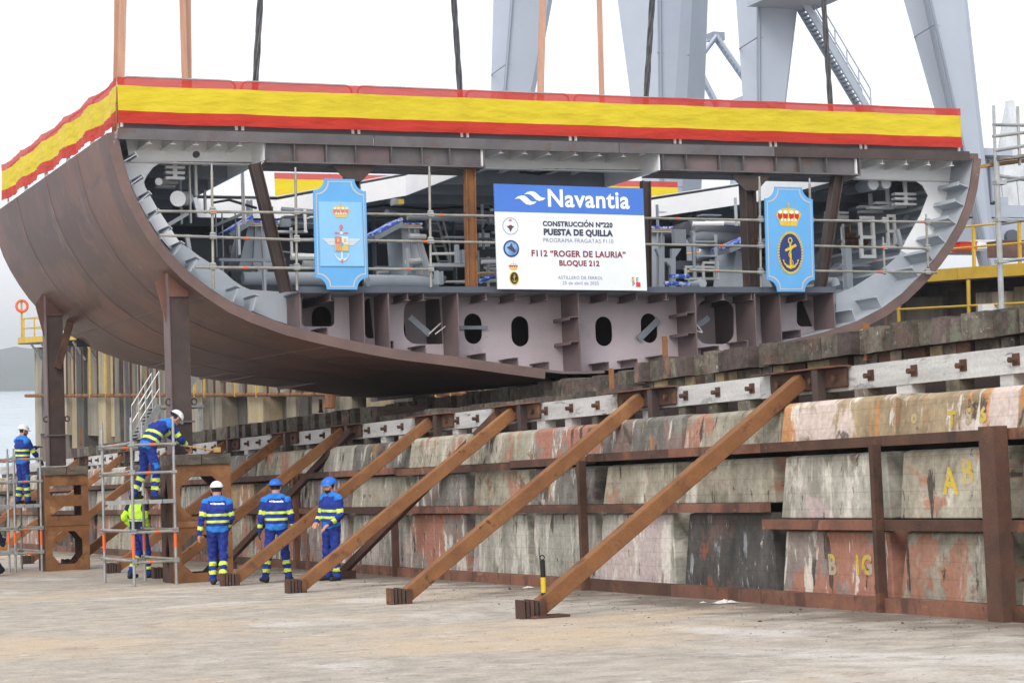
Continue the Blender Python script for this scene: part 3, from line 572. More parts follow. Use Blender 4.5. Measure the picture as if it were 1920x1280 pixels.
# pipes
irod([(455, 522, 41.2), (590, 522, 41.2), (690, 526, 41.2)], .13, 'pipe', 'grey_paint', 12); irod([(690, 527, 40.4), (775, 528, 40.4), (800, 531, 40.5), (812, 536, 40.8)], .13, 'pipe', 'grey_paint', 12)
irod([(1296, 428, 44), (1310, 425, 44), (1420, 428, 44)], .2, 'pipe', 'mid_grey_paint', 14); irod([(1296, 448, 44), (1310, 445, 44), (1420, 448, 44)], .19, 'pipe', 'mid_grey_paint', 14)
irod([(1296, 428, 44), (1235, 445, 46)], .19, 'pipe', 'dark_interior', 12)
irod([(1636, 345, 39.2), (1560, 360, 44), (1480, 380, 48)], .15, 'vent_duct', 'grey_paint', 14); irod([(1660, 344, 39.4), (1580, 352, 44), (1500, 365, 49)], .14, 'vent_duct', 'grey_paint', 14)
for px, py, r in ((1636, 345, .13), (1660, 344, .12), (333, 373, .15), (297, 341, .07)):
    p = I(px, py, 39.15); b = B(); b.tube(p, p + V((0, -.03, 0)), r, 18); b.build('end_cap', 'white_paint', hull)
irod([(333, 373, 39.2), (350, 372, 41)], .14, 'vent_duct', 'offwhite_paint', 14); irod([(297, 341, 39.2), (325, 342, 43)], .065, 'pipe', 'offwhite_paint', 10)
irod([(1568, 535, 39.2), (1566, 528, 39.2), (1540, 527, 40)], .09, 'pipe', 'grey_paint', 10)
irod([(1318, 531, 39.6), (1288, 537, 40.4)], .09, 'pipe', 'grey_paint', 12)
for a, c in (((1256, 518), (1292, 518)), ((1246, 531), (1292, 532)), ((900, 528), (926, 516))): irod([(*a, 39.8), (*c, 39.8)], .045, 'wrapped_pipe', 'wrap_blue', 8)
irod([(868, 530, 39.5), (900, 512, 39.5), (930, 512, 39.5)], .03, 'scaffold_offcut', 'batten_wood', 6)
# ladders and stair
def ladder(p0, p1, w, n, y, m='grey_paint', name='ladder'):
    o = None; a0, a1 = I(*p0, y), I(*p1, y); c0, c1 = I(p0[0] + w, p0[1], y), I(p1[0] + w, p1[1], y)
    b = B(); b.bar(a0, a1, .05, .05, (0, 1, 0)); b.bar(c0, c1, .05, .05, (0, 1, 0))
    for k in range(n):
        t = (k + .5) / n; b.bar(a0.lerp(a1, t), c0.lerp(c1, t), .12, .03, (0, 0, 1))
    return b.build(name, m, hull)
ladder((795, 398), (824, 497), 20, 7, 44.5, name='inclined_ladder'); irod([(826, 396, 44), (843, 460, 44), (845, 500, 44)], .025, 'handrail', 'galvanised')
ladder((1301, 440), (1302, 520), 41, 3, 40.6)
for px in (404, 416, 441): ibox(px, 395, px + 4, 482, 42, .06, 'hand_post', 'grey_paint')
b = B(); b.bar(I(400, 424, 42), I(470, 395, 42), .08, .06); b.build('stair_string', 'mid_grey_paint', hull)
# gratings, seats and brackets near the sides
for px0, py0, px1, py1, y in ((411, 484, 535, 490, 41.0), (811, 493, 873, 500, 41.5), (1580, 495, 1640, 500, 40.2), (1585, 462, 1600, 540, 40.0), (494, 490, 500, 547, 40), (415, 490, 420, 510, 41), (818, 507, 824, 533, 39.6), (828, 508, 832, 533, 39.9), (856, 458, 862, 493, 40.6), (866, 468, 872, 493, 40.7)):
    ibox(px0, py0, px1, py1, y, .14, 'support_frame', 'grey_paint')
def frame(px0, py0, px1, py1, y, w=.05, rungs=1, name='pipe_rack', m='offwhite_paint', skew=0):
    a, c = I(px0, py0, y), I(px1, py1, y); b = B()
    for x in (a.x, c.x): b.box(x, x + w, y, y + w, c.z, a.z)
    for k in range(rungs + 1): z = a.z + (c.z - a.z) * k / max(rungs, 1); b.box(a.x, c.x + w, y - .004, y + w - .004, z - w, z)
    return b.build(name, m, hull)
frame(1611, 405, 1638, 478, 39.8, .07, 2); frame(1662, 402, 1678, 460, 39.6, .06, 2); frame(1578, 420, 1584, 540, 40.4, .06, 4); frame(1284, 498, 1340, 520, 41, .05, 1); frame(1317, 490, 1345, 520, 41, .05, 1)
frame(452, 300 + 20, 457, 420, 40.2, .04, 0)
# raking channel props near the web frames
for a, c, y in (((1682, 430), (1704, 518), 39.2), ((1690, 430), (1722, 350), 40), ((350, 440), (362, 512), 39.2), ((352, 400), (310, 425), 39.4)):
    p, q = I(*a, y), I(*c, y); b = B(); b.bar(p, q, .07, .09, (0, 1, 0)); b.build('raking_channel', 'grey_paint', hull)
# cable-tray hangers
def tray(px, py0, py1, w, rows_, y, m='white_paint'):
    p = I(px, py0, y); q = I(px, py1, y); b = B(); b.box(p.x - .04, p.x + .04, y, y + .05, q.z, p.z); o = b.build('tray_hanger', m, hull)
    for dx, py in rows_:
        a = I(px + dx - w / 2, py, y); c = I(px + dx + w / 2, py, y); b = B(); b.box(a.x, c.x, y - .03, y + .12, a.z - .03, a.z + .02); b.build('tray_arm', m, o)
tray(328, 303, 334, 36, ((0, 313), (0, 323), (0, 333)), 39.3); tray(316, 310, 345, 36, ((0, 321), (0, 335), (0, 342), (-6, 349)), 40.6, 'offwhite_paint')
tray(1697, 330, 382, 40, ((0, 363), (0, 372), (0, 382)), 39.3); tray(1664, 345, 390, 46, ((0, 380), (-12, 389), (12, 387)), 39.9); tray(1632, 350, 396, 42, ((0, 387), (2, 396)), 40.6); tray(1570, 380, 410, 40, ((0, 398), (0, 405), (0, 409)), 41)
for px, y0, y1, y in ((357, 305, 418, 39.6), (368, 305, 367, 39.5), (340, 337, 420, 41), (385, 330, 400, 42)): ibox(px - 3, y0, px + 3, y1, y, .08, 'pipe_upright', 'offwhite_paint')
irod([(1530, 360, 39), (1600, 345, 39), (1630, 325, 39), (1690, 328, 38.9), (1727, 322, 38.9)], .035, 'cable_bundle', 'cable_black', 6)
for pts in ([(640, 395, 43), (720, 385, 44), (800, 392, 44), (870, 388, 44), (930, 395, 44)], [(690, 388, 45), (760, 398, 45), (860, 396, 45)], [(400, 380, 44), (430, 375, 44), (480, 390, 45)], [(1230, 400, 45), (1310, 388, 45), (1400, 385, 45)], [(975, 322, 40), (1010, 326, 40), (1045, 318, 40), (1110, 322, 40)], [(915, 380, 44), (930, 400, 44), (905, 430, 44)]):
    irod(pts, .03, 'hanging_cable', 'cable_black', 6)
ibox(738, 372, 757, 384, 42.5, .2, 'work_lamp', 'galvanised'); p = I(752, 378, 42.4); b = B(); b.box(p.x - .06, p.x + .06, 42.38, 42.4, p.z - .05, p.z + .05); b.build('work_lamp_face', 'yellow_mark', hull)
p = I(1606, 447, 41.5); b = B(); b.tube(p + V((-.4, 0, -.1)), p + V((.3, 0, -.1)), .12, 10); b.build('valve_pipe', 'rust_pink', hull)
b = B(); b.tube(p + V((-.15, 0, 0)), p + V((-.15, 0, .35)), .03, 6); b.box(p.x - .25, p.x - .05, 41.45, 41.55, p.z + .02, p.z + .12); b.build('valve', 'brass', hull)
random.seed(11)
for k in range(26):                 # small seats, boxes and pipe stubs on the far structure
    px, py = random.choice([random.uniform(400, 900), random.uniform(1220, 1650)]), random.uniform(400, 525); y = random.uniform(44.5, 46.5); s = random.uniform(.1, .35)
    p = I(px, py, y); b = B(); b.box(p.x, p.x + s * random.uniform(.4, 2.5), y, y + .2, p.z, p.z + s); b.build('bracket', random.choice(['mid_grey_paint', 'dark_interior', 'slate_paint', 'mid_grey_paint']), hull)
for k in range(9):
    p = I(random.uniform(420, 900), random.uniform(400, 440), 46); b = B(); b.tube(p, p + V((random.uniform(.6, 2), 0, jit(.1))), random.uniform(.03, .09), 8); b.build('pipe', random.choice(['mid_grey_paint', 'grey_paint']), hull)
for k in range(90):                 # pipes, trays and seats crowding the open bays
    lo_, hi_ = random.choice([(420, 585), (690, 870), (895, 925), (1218, 1395), (1545, 1660)]); px, py, y = random.uniform(lo_, hi_), random.uniform(392, 530), random.uniform(41.5, 45.5); p = I(px, py, y); m_ = random.choice(['grey_paint', 'grey_paint', 'offwhite_paint', 'mid_grey_paint', 'white_paint']); b = B(); u = random.random()
    if u < .35: L = random.uniform(.3, 1.3); b.tube(p, p + V((L, jit(.3), jit(.06))), random.uniform(.02, .07), 8); b.build('pipe', m_, hull, smooth=True)
    elif u < .65: L = random.uniform(.25, .9); b.box(p.x, p.x + .05, y, y + .05, p.z - L * .5, p.z + L * .5); b.build('hanger', m_, hull)
    elif u < .85: b.box(p.x, p.x + random.uniform(.3, .9), y, y + .25, p.z, p.z + .03); b.build('tray', m_, hull)
    else: b.box(p.x, p.x + random.uniform(.1, .3), y, y + .15, p.z, p.z + random.uniform(.1, .35)); b.build('cable_box', m_, hull)
for px in (470, 700, 850, 940, 1300, 1500): ibox(px, 375, px + 8, 530, 45.8, .2, 'bulkhead_stiffener', 'mid_grey_paint')
# ================================================================ guard rails and flag banners
def cloth(name, c, tr=.35, tp=0.):
    m = bpy.data.materials.new(name); m.use_nodes = True; MATS[name] = m; n = m.node_tree.nodes; l = m.node_tree.links
    p = n['Principled BSDF']; p.inputs['Base Color'].default_value = c; p.inputs['Roughness'].default_value = .5; p.inputs['Specular IOR Level'].default_value = .25
    no = n.new('ShaderNodeTexNoise'); no.inputs['Scale'].default_value = 1.6; no.inputs['Detail'].default_value = 5; bp = n.new('ShaderNodeBump'); bp.inputs['Strength'].default_value = .6; bp.inputs['Distance'].default_value = .14
    tc = n.new('ShaderNodeTexCoord'); mp = n.new('ShaderNodeMapping'); mp.inputs['Rotation'].default_value = (0, .5, 0); mp.inputs['Scale'].default_value = (.7, .7, 2.2); l.new(tc.outputs['Object'], mp.inputs[0]); l.new(mp.outputs[0], no.inputs[0]); l.new(no.outputs['Fac'], bp.inputs['Height']); l.new(bp.outputs[0], p.inputs['Normal'])
    t = n.new('ShaderNodeBsdfTranslucent'); t.inputs[0].default_value = c; mx = n.new('ShaderNodeMixShader'); mx.inputs[0].default_value = tr
    l.new(p.outputs[0], mx.inputs[1]); l.new(t.outputs[0], mx.inputs[2]); last = mx
    if tp:
        tn = n.new('ShaderNodeBsdfTransparent'); m2 = n.new('ShaderNodeMixShader'); m2.inputs[0].default_value = tp; l.new(mx.outputs[0], m2.inputs[1]); l.new(tn.outputs[0], m2.inputs[2]); last = m2
    l.new(last.outputs[0], n['Material Output'].inputs[0])
cloth('flag_red', C(196, 58, 44), .3); cloth('flag_yellow', C(222, 200, 48), .3); cloth('flag_red_thin', C(208, 62, 52), .45, .1)
mat('rail_steel', C(170, 60, 50), C(150, 60, 52), 3, .5)
ZR0 = 8.27
def rail_panel(p, q, label, legs=True):
    p = V(p); q = V(q); d = (q - p).normalized(); H = .8; r = .12; g = .06
    t = thing('guard_rail', label, 'guard rail', p, 'guard rails round the hull block deck')
    a = p + d * g; c = q - d * g; up_ = V((0, 0, 1)); pts = [a, a + up_ * (H - r)]
    for k in range(1, 5): th = math.pi / 2 * k / 4; pts.append(a + up_ * (H - r + r * math.sin(th)) + d * r * (1 - math.cos(th)))
    for k in range(0, 5): th = math.pi / 2 * k / 4; pts.append(c + up_ * (H - r + r * math.cos(th)) - d * r * (1 - math.sin(th)))
    pts.append(c)
    b = B(); b.path(pts, .021, 8); b.build('top_rail', 'galvanised', t, smooth=True)
    b = B(); b.tube(a + up_ * .42, c + up_ * .42, .016, 6); b.build('mid_rail', 'galvanised', t)
    for e in (a, c): b = B(); b.tube(e - up_ * .12, e + up_ * .03, .03, 8); b.build('socket', 'white_paint', t)
    return t
FR = [222, 449, 667, 871, 1074, 1270, 1449, 1618, 1802]
ORD = ['first', 'second', 'third', 'fourth', 'fifth', 'sixth', 'seventh', 'eighth']
for i in range(8):
    a, c = F(FR[i], 230 + (FR[i] - 222) * .0268, YF + .1), F(FR[i + 1], 230 + (FR[i + 1] - 222) * .0268, YF + .1)
    rail_panel((a[0], YF + .1, ZR0 + .1), (c[0], YF + .1, ZR0 + .1), 'rounded guard rail panel behind the long front banner, %s from its left corner' % ORD[i])
for i in range(5):
    y0, y1 = YF + .25 + i * 2.25, YF + 2.45 + i * 2.25
    z = ZR0 + .05 + .012 * i; rail_panel((8.96, y0, z), (8.96, y1, z + .01), 'rounded guard rail panel behind the side banner, %s from the front corner' % ORD[i])
def banner(name, label, pts, nseg, wave, inward, z_of, top=None):
    p, q = V(pts[0]), V(pts[1]); d = q - p; b = B(); H = .84; rowsz = [0, .1, .2, .27, .36, .45, .55, .65, .74, .82, .82001, .88, .94, 1.0]; n = len(rowsz)
    for i in range(nseg + 1):
        t = i / nseg; base = p + d * t
        for j, r in enumerate(rowsz):
            sag, ph = z_of(t); w_ = wave * (.4 + .6 * (1 - r)) * (math.sin(ph + r * 2.2) + .5 * math.sin(ph * 2.7 + 1.3 - r * 3.1) + .35 * math.sin(ph * 6.1 + r * 5))
            b.v.append(base + V((0, 0, r * H + sag * (1 if r > .5 else .6 + .4 * r))) + V(inward) * (w_ + .05))
    for i in range(nseg):
        for j in range(n - 1):
            b.f.append((i * n + j, (i + 1) * n + j, (i + 1) * n + j + 1, i * n + j + 1)); r = (rowsz[j] + rowsz[j + 1]) / 2; b.mi.append(0 if r < .27 else 1 if r < .82 else 2)
    return solo(b, name, ['flag_red', 'flag_yellow', 'flag_red_thin'], label, 'banner', tuple(p), smooth=True)
a, c = F(221, 233, YF), F(1803, 272, YF)
banner('flag_banner', 'long red and yellow striped cloth banner across the front deck edge', ((a[0], YF + .02, 8.3), (c[0], YF + .02, 8.34)), 220, .017, (0, -1, 0), lambda t: (-.012 * abs(math.sin(t * 8 * math.pi)), t * 60))
banner('flag_banner', 'red and yellow striped banner sagging along the receding left deck edge', ((8.915, YF - .02, 8.3), (8.93, YB - .2, 8.48)), 120, .03, (-1, 0, 0), lambda t: (-.07 * abs(math.sin(t * 5 * math.pi)), t * 34))
banner('flag_banner', 'red and yellow banner along the far deck edge glimpsed through the hatch opening', ((HX - 2.5, YB - .1, 8.45), (26.5, YB - .1, 8.45)), 60, .02, (0, -1, 0), lambda t: (0, t * 40))
# ================================================================ boards on the front scaffold
def txt_on(b, s, size, o, ux, uz, nrm, x, z, bold=0., squash=1.):
    vs, fs = textmesh(s, size, bold); b.add([o + ux * (x + q.x * squash) + uz * (z + q.y) + nrm for q in vs], fs)
YS = YF - .2
TL, TR, BL, BR = (V((*F(*p, YS), 0)) for p in ((925, 345), (1203, 350), (932, 542), (1212, 545)))
P3 = lambda v: V((v.x, YS, v.y))
o = P3(BL); ux = P3(BR) - o; W = ux.length; ux = ux / W; uz = P3(TL) - o; Hh = uz.length; uz /= Hh; nrm = V((0, -1, 0))
mat('board_white', C(236, 240, 246), C(228, 233, 240), 1, .5, fine=.02); mat('board_blue', C(78, 126, 212), C(72, 120, 207), 1, .5, fine=.02)
mat('ink_grey', C(66, 72, 92)); mat('ink_red', C(132, 56, 62)); mat('ink_pale', C(128, 138, 160)); mat('ink_white', C(246, 248, 250)); mat('ink_black', C(40, 44, 50)); mat('gold', C(226, 196, 60), C(208, 176, 52), 6, .5); mat('faded_gold', C(206, 186, 120)); mat('faded_red', C(206, 120, 112)); mat('faded_white', C(212, 222, 226)); mat('faded_blue', C(128, 160, 200)); mat('crown_red', C(190, 50, 40)); mat('navy', C(44, 62, 116)); mat('badge_blue', C(70, 116, 184), C(150, 190, 226), 4, .6); mat('shield_blue', C(104, 172, 226), C(96, 164, 220), 1, .5, fine=.02); mat('panel_blue', C(140, 194, 236), C(134, 188, 232), 1, .5, fine=.02); mat('trim_line', C(196, 188, 182)); mat('sepi_gold', C(206, 166, 60)); mat('sepi_red', C(214, 70, 62)); mat('wing_white', C(228, 234, 236)); mat('rose', C(226, 120, 112))
sg = thing('sign_board', 'large white sign board with blue header fixed to the front of the hull block', 'sign', o)
def quad2(b, x0, x1, z0, z1, n): b.add([o + ux * x + uz * z + nrm * n for x, z in ((x0, z0), (x1, z0), (x1, z1), (x0, z1))], [(0, 1, 2, 3)])
def slab(x0, x1, z0, z1, n0, n1, name, m, par):
    b = B(); vs = [o + ux * x + uz * z + nrm * k for k in (n0, n1) for x, z in ((x0, z0), (x1, z0), (x1, z1), (x0, z1))]; b.add(vs, [(3, 2, 1, 0), (4, 5, 6, 7), (0, 1, 5, 4), (1, 2, 6, 5), (2, 3, 7, 6), (3, 0, 4, 7)]); return b.build(name, m, par)
slab(0, W, 0, Hh * .735, 0, .03, 'lower_panel', 'board_white', sg); slab(0, W, Hh * .736, Hh, 0, .032, 'header_panel', 'board_blue', sg)
def letter(name, m, items, n=.036):
    b = B()
    for s, size, x, z, bd in items: txt_on(b, s, size, o, ux, uz, nrm * n, x * W, z * Hh, bd)
    return b.build(name, m, sg, fix=False)
letter('lettering', 'ink_white', [('Navantia', .475, .622, .8, .011)])
for ink, it in (('ink_grey', ('CONSTRUCCION Nº220', .132, .545, .61, .006)), ('ink_grey', ('PUESTA DE QUILLA', .162, .545, .525, .009)), ('ink_pale', ('PROGRAMA FRAGATAS F110', .113, .545, .455, 0)), ('ink_pale', ('ASTILLERO DE FERROL', .09, .55, .102, 0)), ('ink_pale', ('25 de abril de 2025', .094, .55, .05, 0)), ('ink_red', ('F112 “ROGER DE LAURIA”', .167, .545, .318, .005)), ('ink_red', ('BLOQUE 212', .146, .545, .232, .005))): letter('lettering', ink, [it])
tw = lambda s: (lambda q: max(v.x for v in q) - min(v.x for v in q))(textmesh(s, .132, .006)[0])
xa_ = W * .545 - tw('CONSTRUCCION Nº220') / 2 + (tw('CONSTRUCCIO') + tw('CONSTRUCCI')) / 2; za_ = Hh * .61 + .108
flat_acc = [(xa_ - .012, za_), (xa_ + .01, za_), (xa_ + .036, za_ + .03), (xa_ + .012, za_ + .03)]
def flat(pts, m, name='emblem', n=.036, par=None, S=None):
    S = S or (o, ux, uz); b = B(); b.plate(pts, [], lambda x, z: S[0] + S[1] * x + S[2] * z + nrm * n, nrm * .002); return b.build(name, m, par or sg)
def ell(cx, cz, rx, rz, n=22): return [(cx + rx * math.cos(2 * math.pi * i / n), cz + rz * math.sin(2 * math.pi * i / n)) for i in range(n)]
flat(flat_acc, 'ink_grey', 'accent')
# header wave mark
def wave_mark(x, z, s):
    f = lambda pts: [(x + a * s, z + c * s) for a, c in pts]
    flat(f([(0, .5), (.3, .62), (.45, .5), (.62, .2), (.72, .12), (.86, .14), (.98, .2), (.82, .0), (.62, -.06), (.48, .02), (.32, .34), (.22, .46), (.12, .48)]), 'ink_white')
    flat(f([(.46, .78), (.62, .94), (.82, 1.0), (.98, .88), (1.12, .6), (1.24, .5), (1.42, .54), (1.3, .42), (1.12, .3), (.98, .34), (.86, .62), (.74, .8), (.6, .82)]), 'ink_white')
def sgn(pts): return [((a - 130 - (c - 125) * .03) / 1425 * W, (1 - (c - 125 - (a - 130) * .022) / 1010) * Hh) for a, c in pts]
flat(sgn([(320, 272), (350, 248), (385, 236), (418, 240), (445, 262), (468, 287), (490, 297), (528, 293), (505, 316), (470, 328), (430, 322), (400, 296), (372, 270), (350, 266)]), 'ink_white', 'wave_mark')
flat(sgn([(408, 226), (440, 203), (478, 194), (512, 202), (542, 228), (565, 250), (590, 257), (613, 260), (590, 280), (550, 288), (520, 276), (492, 246), (466, 226), (440, 222)]), 'ink_white', 'wave_mark')
def crown(cx, z, w, S=None, par=None, n=.036, faded=0):
    k = w / 2; G_, R2, W2 = ('faded_gold', 'faded_red', 'faded_white') if faded else ('gold', 'crown_red', 'wing_white')
    flat([(cx - k * .62, z), (cx + k * .62, z), (cx + k * .72, z + k * .3), (cx + k, z + k * .8), (cx + k * .8, z + k * 1.05), (cx + k * .4, z + k * 1.2), (cx, z + k * 1.22), (cx - k * .4, z + k * 1.2), (cx - k * .8, z + k * 1.05), (cx - k, z + k * .8), (cx - k * .72, z + k * .3)], G_, 'crown', n, par, S)
    for dx, hw in ((-.66, .17), (-.25, .19), (.22, .19), (.64, .17)): flat(ell(cx + dx * k, z + k * .72, hw * k, k * .28, 12), R2, 'crown_cap', n + .003, par, S); flat(ell(cx + dx * k, z + k * .95, hw * k * .9, k * .12, 10), W2, 'crown_cap', n + .006, par, S)
    for i in range(5): flat(ell(cx + (i - 2) * k * .27, z + k * .42, k * .09, k * .1, 8), W2, 'crown_pearl', n + .006, par, S)
    flat([(cx - k * .03, z + k * 1.2), (cx + k * .03, z + k * 1.2), (cx + k * .03, z + k * 1.6), (cx - k * .03, z + k * 1.6)], G_, 'crown_cross', n, par, S); flat([(cx - k * .1, z + k * 1.42), (cx + k * .1, z + k * 1.42), (cx + k * .1, z + k * 1.5), (cx - k * .1, z + k * 1.5)], G_, 'crown_cross', n + .003, par, S)
def anchor(cx, z, h, m, S=None, par=None, n=.04):
    a = lambda pts: [(cx + x * h, z + y * h) for x, y in pts]
    flat(a([(-.035, .08), (.035, .08), (.03, .78), (-.03, .78)]), m, 'anchor', n, par, S)
    flat(a([(-.2, .6), (-.17, .53), (.22, .7), (.19, .78)]), m, 'anchor', n + .003, par, S)
    flat(a([(0, 0), (.14, .05), (.24, .17), (.29, .3), (.22, .27), (.24, .22), (.14, .13), (0, .09), (-.14, .13), (-.24, .22), (-.22, .27), (-.29, .3), (-.24, .17), (-.14, .05)]), m, 'anchor', n + .006, par, S)
    S_ = S or (o, ux, uz); b = B(); b.plate(a(ell(0, .88, .08, .1, 14)), [a(ell(0, .88, .045, .062, 12))], lambda x, y: S_[0] + S_[1] * x + S_[2] * y + nrm * n, nrm * .002); b.build('anchor_ring', m, par or sg)
cx = W * .097
b = B(); b.plate(ell(cx, Hh * .6, .165, .165), [ell(cx, Hh * .6, .155, .155)], lambda x, z: o + ux * x + uz * z + nrm * .034, nrm * .002); b.build('emblem_ring', 'ink_pale', sg)
flat(ell(cx, Hh * .655, .035, .02, 10), 'rose'); flat([(cx - .08, Hh * .6), (cx + .08, Hh * .6), (cx + .03, Hh * .575), (cx, Hh * .545), (cx - .03, Hh * .575)], 'ink_grey'); flat([(cx - .03, Hh * .61), (cx + .03, Hh * .61), (cx + .028, Hh * .575), (cx - .028, Hh * .575)], 'ink_red', n=.04)
flat(ell(cx, Hh * .385, .165, .165), 'navy'); flat(ell(cx, Hh * .385, .135, .135), 'badge_blue', n=.039); flat([(cx - .1, Hh * .395), (cx - .03, Hh * .41), (cx, Hh * .44), (cx + .03, Hh * .405), (cx + .1, Hh * .36), (cx + .06, Hh * .345)], 'ink_grey', n=.042)
crown(cx + .03, Hh * .185, .2); flat(ell(cx + .04, Hh * .105, .1, .13), 'gold', n=.036); flat(ell(cx + .04, Hh * .105, .082, .112), 'ink_black', n=.039); anchor(cx + .04, Hh * .065, .16, 'gold', n=.042)
b = B(); txt_on(b, 'S', .13, o, ux, uz, nrm * .036, W * .905, Hh * .085, .006); b.build('lettering', 'sepi_gold', sg, fix=False); b = B(); txt_on(b, 'E', .12, o, ux, uz, nrm * .036, W * .935, Hh * .085, 0); txt_on(b, 'P', .12, o, ux, uz, nrm * .036, W * .908, Hh * .04, 0); b.build('lettering', 'ink_grey', sg, fix=False); flat([(W * .925, Hh * .035), (W * .955, Hh * .035), (W * .955, Hh * .08), (W * .925, Hh * .08)], 'sepi_red')
def shieldboard(px4, label, kind):
    TL, TR, BL, BR = (P3(V((*F(*p, YS), 0))) for p in px4); oo = BL; u = BR - BL; w_ = u.length; u = u / w_; v = TL - BL; h = v.length; v /= h
    S = (oo, u, v); t = thing('crest_board', label, 'board', oo); r = .215 * w_
    def shp(e): 
        r_ = r
        q = [(e, r_)] + [(e + (r_) * math.sin(R_(a_)), r_ - r_ * (1 - math.cos(R_(a_))) - 0) for a_ in ()] 
        cor = lambda cx, cz, a0, a1: [(cx + (r_ + e * .3) * math.cos(R_(a0 + (a1 - a0) * k / 7)), cz + (r_ + e * .3) * math.sin(R_(a0 + (a1 - a0) * k / 7))) for k in range(8)]
        return cor(e, e, 90, 0) + cor(w_ - e, e, 180, 90) + cor(w_ - e, h - e, 270, 180) + cor(e, h - e, 0, -90)
    b = B(); b.plate(shp(0), [], lambda x, z: oo + u * x + v * z, nrm * .03); b.build('panel', 'shield_blue', t)
    b = B(); b.plate(shp(.045), [shp(.062)], lambda x, z: oo + u * x + v * z + nrm * .032, nrm * .002); b.build('border_line', 'trim_line', t)
    m_ = w_ / 2
    if kind == 0:
        b = B(); b.plate([(.1, h * .21), (w_ - .08, h * .21), (w_ - .1, h * .79), (.09, h * .79)], [], lambda x, z: oo + u * x + v * z + nrm * .031, nrm * .02); b.build('inner_panel', 'panel_blue', t); n = .056
        crown(m_, h * .648, .36, S, t, n, 1); anchor(m_, h * .25, h * .24, 'faded_white', S, t, n)
        for s_ in (-1, 1):
            for k in range(4): flat([(m_ + s_ * .1, h * (.4 + k * .015)), (m_ + s_ * (.24 + k * .035), h * (.4 + k * .015)), (m_ + s_ * (.27 + k * .035), h * (.412 + k * .015)), (m_ + s_ * .1, h * (.412 + k * .015))], 'faded_white', 'wing', n, t, S)
            flat([(m_ + s_ * .03, h * .507), (m_ + s_ * .1, h * .5), (m_ + s_ * .14, h * .51), (m_ + s_ * .1, h * .52)], 'faded_red', 'cross_arm', n + .003, t, S)
        flat(ell(m_, h * .565, .035, .04, 12), 'faded_red', 'cross_head', n + .003, t, S); flat([(m_ - .02, h * .53), (m_ + .02, h * .53), (m_ + .015, h * .56), (m_ - .015, h * .56)], 'faded_red', 'cross_head', n + .001, t, S)
        flat([(m_ - .025, h * .27), (m_ + .025, h * .27), (m_, h * .235)], 'faded_red', 'cross_tip', n + .012, t, S); flat(ell(m_, h * .508, .03, .03, 10), 'faded_white', 'cross_knot', n + .006, t, S)
        for x0, x1, z0, z1, m in ((-.13, 0, .41, .475, 'faded_red'), (0, .13, .41, .475, 'faded_white'), (-.13, 0, .345, .41, 'faded_gold'), (0, .13, .345, .41, 'faded_gold')): flat([(m_ + x0, h * z0), (m_ + x1, h * z0), (m_ + x1, h * z1), (m_ + x0, h * z1)], m, 'shield_quarter', n + .012, t, S)
        for k in range(3): flat([(m_ - .105 + k * .04, h * .346), (m_ - .09 + k * .04, h * .346), (m_ - .09 + k * .04, h * .409), (m_ - .105 + k * .04, h * .409)], 'faded_red', 'shield_stripe', n + .016, t, S)
        flat([(m_ - .09, h * .425), (m_ - .05, h * .425), (m_ - .05, h * .46), (m_ - .09, h * .46)], 'faded_gold', 'shield_charge', n + .016, t, S); flat(ell(m_, h * .41, .03, .035, 10), 'faded_blue', 'shield_charge', n + .02, t, S); flat([(m_ + .04, h * .425), (m_ + .09, h * .425), (m_ + .09, h * .46), (m_ + .04, h * .46)], 'faded_gold', 'shield_charge', n + .016, t, S)
    else:
        n = .034; crown(m_ - .02, h * .625, .6, S, t, n); cz = h * .37
        flat(ell(m_, cz, .27, .4, 30), 'navy', 'oval_field', n, t, S)
        for k in range(44):
            a_ = 2 * math.pi * k / 44; x, z = m_ + .28 * math.cos(a_), cz + .415 * math.sin(a_); tx, tz = -math.sin(a_) * .28, math.cos(a_) * .415; L = math.hypot(tx, tz); tx /= L; tz /= L; nx, nz = tz, -tx; g_ = .024
            flat([(x + tx * -g_ * 1.2 - nx * g_, z - tz * g_ * 1.2 - nz * g_), (x + tx * g_ * .3 - nx * g_, z + tz * g_ * .3 - nz * g_), (x + tx * g_ * 1.2 + nx * g_, z + tz * g_ * 1.2 + nz * g_), (x - tx * g_ * .3 + nx * g_, z - tz * g_ * .3 + nz * g_)], 'gold', 'rope_strand', n + .004, t, S)
        anchor(m_, h * .215, h * .31, 'gold', S, t, n + .004)
        b = B(); b.path([oo + u * (m_ + .05 * math.sin(k * .7)) + v * (h * (.23 + .018 * k)) + nrm * (n + .02) for k in range(11)], .008, 5); b.build('anchor_rope', 'gold', t)
shieldboard(((586, 335), (684, 335), (591, 543), (690, 543)), 'light blue notched board with a pale winged anchor crest, left of the sign', 0)
shieldboard(((1432, 350), (1521, 350), (1437, 547), (1527, 547)), 'light blue notched board with a golden anchor in a rope oval', 1)
